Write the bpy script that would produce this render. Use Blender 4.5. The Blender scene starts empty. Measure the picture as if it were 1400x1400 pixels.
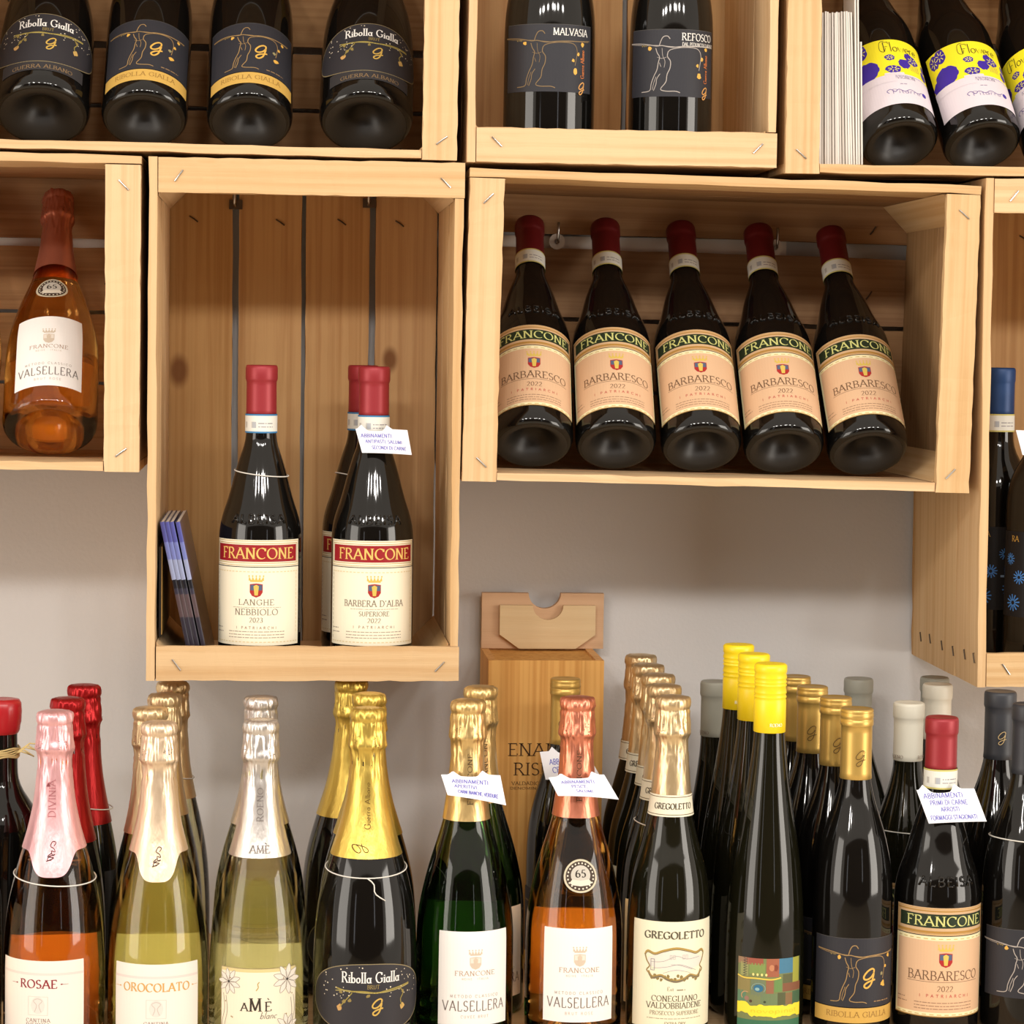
import bpy, math, random
from mathutils import Vector, Matrix, noise
random.seed(7)
C = bpy.context.scene.collection
scene = bpy.context.scene
R = math.radians
Z0 = 1.55                       # eye height; the wall is at y = +0.018, the room opens towards -y

# ------------------------------------------------------------------ camera
CAMD, FPX = 2.7361, 3500.0
_y, _p, _r = R(5.0802), R(3.8186), R(.8708)
FW = Vector((math.sin(_y)*math.cos(_p), math.cos(_y)*math.cos(_p), -math.sin(_p)))
_rt = Vector((math.cos(_y), -math.sin(_y), 0)); _up = _rt.cross(FW)
RT = _rt*math.cos(_r) + _up*math.sin(_r)
UP = -_rt*math.sin(_r) + _up*math.cos(_r)
CAMP = Vector((0, -CAMD, Z0))
cam_d = bpy.data.cameras.new('camera'); cam = bpy.data.objects.new('camera', cam_d); C.objects.link(cam)
cam.matrix_world = Matrix(((RT.x, UP.x, -FW.x, CAMP.x), (RT.y, UP.y, -FW.y, CAMP.y), (RT.z, UP.z, -FW.z, CAMP.z), (0, 0, 0, 1)))
cam_d.sensor_width = 36; cam_d.sensor_fit = 'HORIZONTAL'; cam_d.lens = 36*FPX/1400
cam_d.clip_start = .05
scene.camera = cam

def at(px, py, Y):
    """place in the shop seen at a photo pixel, at depth Y"""
    v = FW + RT*((px-700)/FPX) + UP*((700-py)/FPX)
    return CAMP + v*((Y+CAMD)/v.y)

# ------------------------------------------------------------------ light
w = bpy.data.worlds.new('shop_ambient'); scene.world = w; w.use_nodes = True
bg = w.node_tree.nodes['Background']; bg.inputs[0].default_value = (1.0, .88, .75, 1); bg.inputs[1].default_value = 1.12
scene.view_settings.view_transform = 'Standard'; scene.view_settings.look = 'None'
scene.view_settings.exposure = -0.11; scene.view_settings.gamma = 1
scene.view_settings.use_curve_mapping = False
def lamp(x, y, z, size, power, col=(1, .955, .90), sy=None, target=(.3, 0, 1.35)):
    d = bpy.data.lights.new('shop_light', 'AREA'); d.energy = power; d.color = col
    if sy: d.shape = 'RECTANGLE'; d.size = size; d.size_y = sy
    else: d.shape = 'DISK'; d.size = size
    o = bpy.data.objects.new('shop_light', d); C.objects.link(o); o.location = (x, y, z)
    o.rotation_euler = (Vector(target)-Vector((x, y, z))).to_track_quat('-Z', 'Y').to_euler()
    return o
for i in range(6):
    lamp(-2.3+i*.88, -4.35+.12*i, Z0+1.78-.03*i, .30, 15.5)
lamp(-1.0, -3.0, Z0+1.30, .22, 6); lamp(.55, -3.0, Z0+1.30, .22, 6)
# unseen door and windows: broad side panels added as fill, narrow ones behind the camera
lamp(-3.4, -2.6, Z0-.1, 1.7, 56, (1, .93, .84), 2.0, target=(.1, 0, 1.3))
lamp(3.9, -2.9, Z0-.1, 1.7, 88, (1, .93, .84), 2.0, target=(.5, 0, 1.3))
lamp(-2.4, -5.4, Z0-.2, .22, 2.6, (.95, .95, 1), 1.9)
lamp(1.9, -5.6, Z0+.1, .18, 2.2, (.95, .95, 1), 1.6)

# ------------------------------------------------------------------ helpers
def lin(c):
    return tuple((v/255/12.92 if v/255 <= .04045 else ((v/255+.055)/1.055)**2.4) for v in c)
def empty(name, loc, label=None, cat=None, group=None):
    o = bpy.data.objects.new(name, None); C.objects.link(o); o.location = loc; o.empty_display_size = .02
    tag(o, label, cat, group); return o
def tag(o, label=None, cat=None, group=None, kind=None):
    if label: o['label'] = label
    if cat: o['category'] = cat
    if group: o['group'] = group
    if kind: o['kind'] = kind
    return o
def mesh(name, verts, faces, mats, smooth=False, mi=None):
    m = bpy.data.meshes.new(name); m.from_pydata([tuple(v) for v in verts], [], faces)
    if not isinstance(mats, (list, tuple)): mats = [mats]
    for k in mats: m.materials.append(k)
    if mi: m.polygons.foreach_set('material_index', mi)
    if smooth: m.polygons.foreach_set('use_smooth', [True]*len(m.polygons))
    m.update(); return m
def obj(name, me, parent=None, **kw):
    o = bpy.data.objects.new(name, me); C.objects.link(o)
    if parent: o.parent = parent
    tag(o, **kw); return o
def box_v(x0, x1, y0, y1, z0, z1):
    v = [(x, y, z) for x in (x0, x1) for y in (y0, y1) for z in (z0, z1)]
    f = [(0, 1, 3, 2), (4, 6, 7, 5), (0, 4, 5, 1), (2, 3, 7, 6), (0, 2, 6, 4), (1, 5, 7, 3)]
    return v, f
def tube(pts, r, seg=8, closed=False, caps=True):
    n = len(pts); V = []; F = []
    pts = [Vector(p) for p in pts]
    for i, p in enumerate(pts):
        a = pts[(i-1) % n] if (closed or i > 0) else p
        b = pts[(i+1) % n] if (closed or i < n-1) else p
        t = (b-a).normalized(); h = Vector((0, 0, 1)) if abs(t.z) < .9 else Vector((1, 0, 0))
        u = t.cross(h).normalized(); v = t.cross(u)
        for k in range(seg):
            q = 2*math.pi*k/seg; V.append(p+u*(r*math.cos(q))+v*(r*math.sin(q)))
    m = n if closed else n-1
    for i in range(m):
        for k in range(seg):
            j = (i+1) % n; F.append((i*seg+k, i*seg+(k+1) % seg, j*seg+(k+1) % seg, j*seg+k))
    if not closed and caps:
        F.append(tuple(range(seg-1, -1, -1))); F.append(tuple((n-1)*seg+k for k in range(seg)))
    return V, F
def prism(poly, y0, y1, flip=False):
    """outline in x,z given depth"""
    n = len(poly); V = [(p[0], y0, p[1]) for p in poly]+[(p[0], y1, p[1]) for p in poly]
    F = [tuple(range(n)), tuple(range(2*n-1, n-1, -1))]+[(i, i+n, (i+1) % n+n, (i+1) % n) for i in range(n)]
    return V, F

# ------------------------------------------------------------------ materials
def newmat(name):
    m = bpy.data.materials.new(name); m.use_nodes = True
    nt = m.node_tree; b = nt.nodes['Principled BSDF']; return m, nt, b
def plain(name, col, rough=.5, metal=0, coat=0, spec=.5):
    m, nt, b = newmat(name); b.inputs['Base Color'].default_value = (*lin(col), 1)
    b.inputs['Roughness'].default_value = rough; b.inputs['Metallic'].default_value = metal
    b.inputs['Coat Weight'].default_value = coat; b.inputs['Specular IOR Level'].default_value = spec
    return m
def N(nt, t, **kw):
    n = nt.nodes.new(t)
    for k, v in kw.items(): setattr(n, k, v)
    return n
def math_n(nt, op, a, b=None):
    n = N(nt, 'ShaderNodeMath', operation=op)
    for i, v in enumerate((a, b)):
        if v is None: continue
        if isinstance(v, (int, float)): n.inputs[i].default_value = v
        else: nt.links.new(v, n.inputs[i])
    return n.outputs[0]
def wood(name, axis, light=(220, 187, 142), dark=(198, 156, 106), knots=(), fine=1.0, warm=0):
    """sawn softwood, grain along one axis"""
    m, nt, b = newmat(name); L = nt.links.new
    tc = N(nt, 'ShaderNodeTexCoord'); oi = N(nt, 'ShaderNodeObjectInfo')
    add = N(nt, 'ShaderNodeVectorMath', operation='MULTIPLY_ADD')
    L(oi.outputs['Random'], add.inputs[0]); add.inputs[1].default_value = (7, 9, 5); L(tc.outputs['Object'], add.inputs[2])
    vec = add.outputs[0]
    def stretched(s_al, s_ac):
        mp = N(nt, 'ShaderNodeMapping'); sc = [s_ac]*3; sc['xyz'.index(axis)] = s_al
        mp.inputs['Scale'].default_value = sc; L(vec, mp.inputs[0]); return mp.outputs[0]
    warp = N(nt, 'ShaderNodeTexNoise'); warp.inputs['Scale'].default_value = 1; warp.inputs['Detail'].default_value = 2
    L(stretched(3, 16), warp.inputs[0])
    ring = N(nt, 'ShaderNodeTexNoise'); ring.inputs['Scale'].default_value = 1; ring.inputs['Detail'].default_value = 3
    ring.inputs['Distortion'].default_value = .4
    L(stretched(2.2, 150*fine), ring.inputs[0])
    fib = N(nt, 'ShaderNodeTexNoise'); fib.inputs['Scale'].default_value = 1; fib.inputs['Detail'].default_value = 3
    L(stretched(25, 900), fib.inputs[0])
    f = math_n(nt, 'MULTIPLY_ADD', ring.outputs[0], 1.5); f.node.inputs[2].default_value = -.45
    f = math_n(nt, 'MULTIPLY_ADD', warp.outputs[0], .6); q = f.node
    rr = N(nt, 'ShaderNodeMapRange'); rr.inputs[1].default_value = .42; rr.inputs[2].default_value = .66; L(ring.outputs[0], rr.inputs[0])
    L(math_n(nt, 'MULTIPLY', rr.outputs[0], .55), q.inputs[2])
    mix = N(nt, 'ShaderNodeMix', data_type='RGBA'); L(math_n(nt, 'SUBTRACT', f, .12), mix.inputs[0]); mix.clamp_factor = True
    mix.inputs[6].default_value = (*lin(light), 1); mix.inputs[7].default_value = (*lin(dark), 1)
    col = mix.outputs[2]
    hsv = N(nt, 'ShaderNodeHueSaturation'); L(col, hsv.inputs['Color'])
    v = math_n(nt, 'MULTIPLY_ADD', oi.outputs['Random'], .16); v.node.inputs[2].default_value = .90; L(v, hsv.inputs['Value'])
    v2 = math_n(nt, 'MULTIPLY_ADD', oi.outputs['Random'], -.12); v2.node.inputs[2].default_value = 1.05; L(v2, hsv.inputs['Saturation'])
    col = hsv.outputs[0]
    # small random specks and the knots of this board
    vo = N(nt, 'ShaderNodeTexVoronoi'); vo.inputs['Scale'].default_value = 9; L(vec, vo.inputs[0])
    sp = N(nt, 'ShaderNodeMapRange'); sp.inputs[1].default_value = .03; sp.inputs[2].default_value = .055; L(vo.outputs['Distance'], sp.inputs[0])
    sp.inputs[3].default_value = .55; sp.inputs[4].default_value = 0
    mk = N(nt, 'ShaderNodeMix', data_type='RGBA'); L(sp.outputs[0], mk.inputs[0]); L(col, mk.inputs[6]); mk.inputs[7].default_value = (*lin((140, 92, 52)), 1)
    col = mk.outputs[2]
    for (kx, ky, kz, kr) in knots:
        mp = N(nt, 'ShaderNodeVectorMath', operation='SUBTRACT'); L(tc.outputs['Object'], mp.inputs[0]); mp.inputs[1].default_value = (kx, ky, kz)
        sc = N(nt, 'ShaderNodeVectorMath', operation='MULTIPLY'); L(mp.outputs[0], sc.inputs[0])
        s3 = [1, 1, 1]; s3['xyz'.index(axis)] = .62; s3[1] = .2 if axis != 'y' else s3[1]; sc.inputs[1].default_value = s3
        ln = N(nt, 'ShaderNodeVectorMath', operation='LENGTH'); L(sc.outputs[0], ln.inputs[0])
        d = math_n(nt, 'MULTIPLY_ADD', warp.outputs[0], kr*.5); L(ln.outputs['Value'], d.node.inputs[2])
        mr = N(nt, 'ShaderNodeMapRange'); L(d, mr.inputs[0]); mr.inputs[1].default_value = kr*.7; mr.inputs[2].default_value = kr*1.6
        mr.inputs[3].default_value = .85; mr.inputs[4].default_value = 0; mr.interpolation_type = 'SMOOTHSTEP'
        m2 = N(nt, 'ShaderNodeMix', data_type='RGBA'); L(mr.outputs[0], m2.inputs[0]); L(col, m2.inputs[6]); m2.inputs[7].default_value = (*lin((112, 66, 32)), 1)
        col = m2.outputs[2]
    L(col, b.inputs['Base Color']); b.inputs['Roughness'].default_value = .72
    b.inputs['Specular IOR Level'].default_value = .25
    bp = N(nt, 'ShaderNodeBump'); bp.inputs['Strength'].default_value = .35; bp.inputs['Distance'].default_value = .0006
    L(math_n(nt, 'ADD', fib.outputs[0], ring.outputs[0]), bp.inputs['Height']); L(bp.outputs[0], b.inputs['Normal'])
    return m
WOOD = {a: wood('pine_'+a, a) for a in 'xyz'}
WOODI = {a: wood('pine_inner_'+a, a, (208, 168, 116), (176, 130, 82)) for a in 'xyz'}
WOODE = wood('pine_shaded_upright', 'z', (186, 150, 108), (156, 118, 78))  # end boards of lying crates: interior shade put into the pine colour
WOODD = wood('pine_dirty_shaded', 'x', (172, 132, 90), (138, 98, 62))  # dirty planks and inner boards of lying crates, darkened further by painted interior shade
BOXW = wood('box_spruce', 'z', (236, 184, 112), (200, 140, 74), fine=1.3)
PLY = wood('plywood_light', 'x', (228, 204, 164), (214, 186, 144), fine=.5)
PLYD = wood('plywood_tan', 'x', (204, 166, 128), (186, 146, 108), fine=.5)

def wall_mat():
    m, nt, b = newmat('wall_plaster'); L = nt.links.new
    tc = N(nt, 'ShaderNodeTexCoord')
    n1 = N(nt, 'ShaderNodeTexNoise'); n1.inputs['Scale'].default_value = 260; n1.inputs['Detail'].default_value = 4; L(tc.outputs['Object'], n1.inputs[0])
    n2 = N(nt, 'ShaderNodeTexNoise'); n2.inputs['Scale'].default_value = 3; L(tc.outputs['Object'], n2.inputs[0])
    mx = N(nt, 'ShaderNodeMix', data_type='RGBA'); L(n2.outputs[0], mx.inputs[0])
    mx.inputs[6].default_value = (*lin((210, 209, 209)), 1); mx.inputs[7].default_value = (*lin((205, 203, 201)), 1)
    L(mx.outputs[2], b.inputs['Base Color']); b.inputs['Roughness'].default_value = .75
    bp = N(nt, 'ShaderNodeBump'); bp.inputs['Strength'].default_value = .25; bp.inputs['Distance'].default_value = .001
    L(n1.outputs[0], bp.inputs['Height']); L(bp.outputs[0], b.inputs['Normal']); return m
WALL = wall_mat()
METAL = plain('zinc_wire', (190, 188, 185), .3, 1)
RUST = plain('dull_staple_wire', (90, 78, 66), .5, .7)
RAILM = plain('white_rail', (236, 231, 224), .45)
PAPER = plain('paper_white', (236, 232, 226), .7)

def print_mat(name, rough=.55, metal=0, coat=0):
    m, nt, b = newmat(name); a = N(nt, 'ShaderNodeVertexColor'); a.layer_name = 'ink'
    nt.links.new(a.outputs[0], b.inputs['Base Color']); b.inputs['Roughness'].default_value = rough
    b.inputs['Metallic'].default_value = metal; b.inputs['Coat Weight'].default_value = coat; b.inputs['Specular IOR Level'].default_value = .3
    return m
PRINT = print_mat('printed_paper')
GLOSSP = print_mat('glossy_print', .3, 0, .4)

def dark_glass(name, col, rough=.06):
    m, nt, b = newmat(name); b.inputs['Base Color'].default_value = (*col, 1); b.inputs['Roughness'].default_value = rough
    b.inputs['IOR'].default_value = 1.5; return m
GL_BLACK = dark_glass('dark_glass', (.004, .0035, .003))
GL_OLIVE = dark_glass('dark_olive_glass', (.007, .0065, .003))
GL_BASE = dark_glass('dark_glass_base', (.014, .012, .010), .42)
def clear_glass(name, tint, refr=.7):
    m, nt, b = newmat(name); L = nt.links.new; nt.nodes.remove(b)
    out = nt.nodes['Material Output']
    tr = N(nt, 'ShaderNodeBsdfTransparent'); tr.inputs[0].default_value = (*tint, 1)
    rf = N(nt, 'ShaderNodeBsdfRefraction'); rf.inputs['Color'].default_value = (*tint, 1); rf.inputs['IOR'].default_value = 1.3; rf.inputs['Roughness'].default_value = .03
    gl = N(nt, 'ShaderNodeBsdfGlossy'); gl.inputs['Roughness'].default_value = .04; gl.inputs['Color'].default_value = (1, 1, 1, 1)
    fr = N(nt, 'ShaderNodeFresnel'); fr.inputs[0].default_value = 1.45
    m1 = N(nt, 'ShaderNodeMixShader'); m1.inputs[0].default_value = refr; L(tr.outputs[0], m1.inputs[1]); L(rf.outputs[0], m1.inputs[2])
    m2 = N(nt, 'ShaderNodeMixShader'); L(fr.outputs[0], m2.inputs[0]); L(m1.outputs[0], m2.inputs[1]); L(gl.outputs[0], m2.inputs[2])
    L(m2.outputs[0], out.inputs[0]); return m
GL_ROSE = clear_glass('rose_wine_glass', (.97, .70, .34))
GL_PINK = clear_glass('pink_wine_glass', (.965, .66, .32))
GL_GOLD = clear_glass('yellow_wine_glass', (.96, .925, .64))
GL_LEMON = clear_glass('pale_yellow_wine_glass', (.965, .945, .74))
GL_GREEN = clear_glass('green_glass', (.26, .44, .20), .3)

def foil(name, col, rough=.32, metal=.8, bump=.5):
    m, nt, b = newmat(name); L = nt.links.new
    b.inputs['Base Color'].default_value = (*lin(col), 1); b.inputs['Metallic'].default_value = metal; b.inputs['Roughness'].default_value = rough
    tc = N(nt, 'ShaderNodeTexCoord'); mp = N(nt, 'ShaderNodeMapping'); mp.inputs['Scale'].default_value = (260, 260, 70); L(tc.outputs['Object'], mp.inputs[0])
    n1 = N(nt, 'ShaderNodeTexNoise'); n1.inputs['Scale'].default_value = 1; n1.inputs['Detail'].default_value = 3; L(mp.outputs[0], n1.inputs[0])
    bp = N(nt, 'ShaderNodeBump'); bp.inputs['Strength'].default_value = bump; bp.inputs['Distance'].default_value = .0008
    L(n1.outputs[0], bp.inputs['Height']); L(bp.outputs[0], b.inputs['Normal']); return m
F_GOLD = foil('foil_gold', (222, 190, 128)); F_PALE = foil('foil_pale_gold', (222, 196, 152)); F_YEL = foil('foil_yellow_gold', (218, 188, 92))
F_PINK = foil('foil_pink', (236, 180, 184), .35, .6); F_RED = foil('foil_red', (160, 20, 24), .3, .65); F_SILV = foil('foil_silver', (214, 208, 202))
F_COPP = foil('foil_copper', (218, 136, 108)); F_ROSG = foil('foil_beige_gold', (230, 206, 176), .34, .7)
CAPR = plain('capsule_red', (152, 42, 50), .42, .25); CAPDR = plain('capsule_dark_red', (104, 18, 22), .45, .2)
CAPB = plain('capsule_blue', (26, 62, 112), .45, .2); CAPG = plain('capsule_gold', (206, 170, 92), .35, .6, 0)
CAPY = plain('screwcap_yellow', (250, 218, 30), .35); CAPW = plain('capsule_cream', (226, 222, 206), .45)
CAPGR = plain('capsule_grey', (158, 158, 146), .5); CAPDG = plain('capsule_charcoal', (48, 50, 56), .45)
WAX = plain('red_wax', (176, 34, 40), .25); ELAST = plain('elastic_cord', (225, 222, 214), .6)
HOLE = plain('foil_hole', (60, 44, 30), .8); RAFF = plain('raffia', (214, 190, 130), .7); CORK = plain('cork', (190, 130, 90), .8)

# ------------------------------------------------------------------ stroke lettering
def arc(cx, cy, rx, ry, a0, a1, n=10):
    return [(cx+rx*math.cos(R(a0+(a1-a0)*i/n)), cy+ry*math.sin(R(a0+(a1-a0)*i/n))) for i in range(n+1)]
G = {
 'A': (.80, [[(.02, 0), (.4, 1)], [(.4, 1), (.78, 0)], [(.17, .35), (.63, .35)]]),
 'B': (.66, [[(.12, 0), (.12, 1)], [(.12, 1)]+arc(.32, .76, .24, .24, 90, -90)+[(.12, .52)], [(.12, .52)]+arc(.34, .26, .28, .26, 90, -90)+[(.12, 0)]]),
 'C': (.78, [arc(.44, .5, .4, .5, 48, 312, 14), [(.72, .98), (.72, .72)]]),
 'D': (.82, [[(.12, 0), (.12, 1)], [(.12, 1)]+arc(.32, .5, .44, .5, 90, -90, 12)+[(.12, 0)]]),
 'E': (.64, [[(.12, 0), (.12, 1)], [(.12, 1), (.56, 1), (.56, .84)], [(.12, .52), (.46, .52)], [(.12, 0), (.60, 0), (.60, .17)]]),
 'F': (.60, [[(.12, 0), (.12, 1)], [(.12, 1), (.56, 1), (.56, .84)], [(.12, .52), (.45, .52)]]),
 'G': (.84, [arc(.44, .5, .4, .5, 48, 318, 14), [(.74, .42), (.74, .08)], [(.56, .42), (.84, .42)], [(.72, .98), (.72, .74)]]),
 'H': (.80, [[(.12, 0), (.12, 1)], [(.68, 0), (.68, 1)], [(.12, .52), (.68, .52)]]),
 'I': (.28, [[(.14, 0), (.14, 1)]]),
 'L': (.60, [[(.12, 0), (.12, 1)], [(.12, 0), (.56, 0), (.56, .17)]]),
 'M': (.98, [[(.12, 0), (.14, 1)], [(.14, 1), (.48, .05)], [(.48, .05), (.82, 1)], [(.82, 1), (.86, 0)]]),
 'N': (.84, [[(.12, 0), (.12, 1)], [(.12, 1), (.70, 0)], [(.70, 0), (.70, 1)]]),
 'O': (.88, [arc(.44, .5, .4, .5, 90, 450, 18)]),
 'P': (.64, [[(.12, 0), (.12, 1)], [(.12, 1)]+arc(.32, .74, .27, .26, 90, -90)+[(.12, .48)]]),
 'Q': (.88, [arc(.44, .5, .4, .5, 90, 450, 18), [(.5, .2), (.85, -.1)]]),
 'R': (.74, [[(.12, 0), (.12, 1)], [(.12, 1)]+arc(.32, .76, .25, .24, 90, -90)+[(.12, .52)], [(.34, .52), (.70, 0)]]),
 'S': (.58, [arc(.29, .75, .22, .25, 30, 270, 10)+arc(.29, .25, .24, .25, 90, -150, 10)[1:]]),
 'T': (.72, [[(.36, 0), (.36, 1)], [(.04, .84), (.04, 1), (.68, 1), (.68, .84)]]),
 'U': (.80, [[(.12, 1), (.12, .35)]+arc(.4, .35, .28, .35, 180, 360)+[(.68, 1)]]),
 'V': (.78, [[(.02, 1), (.39, 0)], [(.39, 0), (.76, 1)]]),
 'W': (1.1, [[(.02, 1), (.3, 0)], [(.3, 0), (.55, .9)], [(.55, .9), (.8, 0)], [(.8, 0), (1.08, 1)]]),
 'X': (.74, [[(.04, 1), (.70, 0)], [(.04, 0), (.70, 1)]]), 'K': (.74, [[(.12, 0), (.12, 1)], [(.14, .45), (.64, 1)], [(.28, .58), (.70, 0)]]),
 'Y': (.74, [[(.02, 1), (.37, .48)], [(.37, .48), (.72, 1)], [(.37, .48), (.37, 0)]]),
 'Z': (.66, [[(.06, 1), (.6, 1), (.04, 0), (.62, 0)]]),
 '0': (.62, [arc(.31, .5, .25, .5, 90, 450, 16)]), '2': (.58, [arc(.28, .74, .22, .26, 160, -30, 9)+[(.06, 0), (.54, 0)]]),
 '3': (.56, [arc(.27, .76, .2, .24, 150, -90, 9)+arc(.27, .26, .23, .26, 90, -150, 9)[1:]]), '1': (.36, [[(.18, 0), (.18, 1)]]),
 '5': (.56, [[(.48, 1), (.14, 1), (.1, .56)]+arc(.26, .3, .22, .3, 110, -140, 9)]), '6': (.58, [arc(.45, .45, .37, .55, 100, 180, 6)+arc(.3, .28, .22, .28, 180, 540, 12)]),
 'a': (.50, [arc(.22, .24, .19, .24, 0, 360, 12), [(.42, .48), (.42, 0)]]), 'b': (.50, [[(.07, 1), (.07, 0)], arc(.27, .24, .19, .24, 0, 360, 12)]),
 'c': (.44, [arc(.24, .24, .2, .24, 48, 312)]), 'd': (.50, [[(.42, 1), (.42, 0)], arc(.22, .24, .19, .24, 0, 360, 12)]),
 'e': (.48, [[(.04, .26), (.43, .26)]+arc(.24, .24, .2, .24, 5, 310, 10)]), 'f': (.34, [[(.14, 0), (.14, .8)]+arc(.27, .8, .13, .18, 180, 50, 5), [(.02, .48), (.3, .48)]]),
 'g': (.50, [arc(.22, .24, .19, .24, 0, 360, 12), [(.42, .48), (.42, -.12)]+arc(.22, -.12, .2, .18, 0, -150, 6)]),
 'h': (.50, [[(.08, 0), (.08, 1)], [(.08, .3)]+arc(.25, .3, .17, .18, 180, 0, 6)+[(.42, 0)]]),
 'i': (.22, [[(.11, 0), (.11, .48)], [(.11, .62), (.11, .72)]]), 'l': (.22, [[(.11, 0), (.11, 1)]]),
 'm': (.74, [[(.08, 0), (.08, .48)], [(.08, .3)]+arc(.22, .3, .14, .18, 180, 0, 6)+[(.36, 0)], [(.36, .3)]+arc(.5, .3, .14, .18, 180, 0, 6)+[(.64, 0)]]),
 'n': (.50, [[(.08, 0), (.08, .48)], [(.08, .3)]+arc(.25, .3, .17, .18, 180, 0, 6)+[(.42, 0)]]),
 'o': (.50, [arc(.25, .24, .2, .24, 90, 450, 12)]), 'p': (.50, [[(.07, .48), (.07, -.3)], arc(.27, .24, .19, .24, 0, 360, 12)]),
 'r': (.36, [[(.08, 0), (.08, .48)], [(.08, .3)]+arc(.22, .3, .14, .18, 180, 60, 5)]), 's': (.38, [arc(.19, .36, .13, .12, 30, 270, 7)+arc(.19, .12, .14, .12, 90, -150, 7)[1:]]),
 't': (.32, [[(.14, .7), (.14, .1)]+arc(.24, .1, .1, .1, 180, 290, 4), [(.02, .48), (.28, .48)]]), 'u': (.50, [[(.08, .48), (.08, .18)]+arc(.25, .18, .17, .18, 180, 360, 6)+[(.42, .48)], [(.42, .48), (.42, 0)]]),
 'v': (.44, [[(.02, .48), (.22, 0), (.42, .48)]]), 'w': (.66, [[(.02, .48), (.18, 0), (.33, .44), (.48, 0), (.64, .48)]]),
 '.': (.2, [[(.1, 0), (.1, .08)]]), ',': (.2, [[(.1, .06), (.06, -.12)]]), ':': (.2, [[(.1, .08), (.1, .16)], [(.1, .5), (.1, .58)]]),
 "'": (.2, [[(.12, 1), (.08, .76)]]), '-': (.4, [[(.06, .4), (.34, .4)]]), ' ': (.34, []), '*': (.24, [[(.12, .44), (.12, .56)]]),
}
def smooth_path(p, n=5):
    out = []
    for i in range(len(p)-1):
        a = p[max(i-1, 0)]; b = p[i]; c = p[i+1]; d = p[min(i+2, len(p)-1)]
        for k in range(n):
            t = k/n
            out.append(tuple(.5*((2*b[j])+(c[j]-a[j])*t+(2*a[j]-5*b[j]+4*c[j]-d[j])*t*t+(3*b[j]-a[j]-3*c[j]+d[j])*t**3) for j in (0, 1)))
    out.append(p[-1]); return out
LOGO = smooth_path([(.80, .78), (.82, .93), (.66, 1.0), (.36, .88), (.10, .62), (.12, .44), (.36, .42), (.64, .56), (.80, .74), (.74, .46), (.60, .14), (.36, -.04), (.16, -.02), (.14, .12), (.42, .28), (.92, .40)], 5)
G['@'] = (.95, [LOGO])

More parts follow.
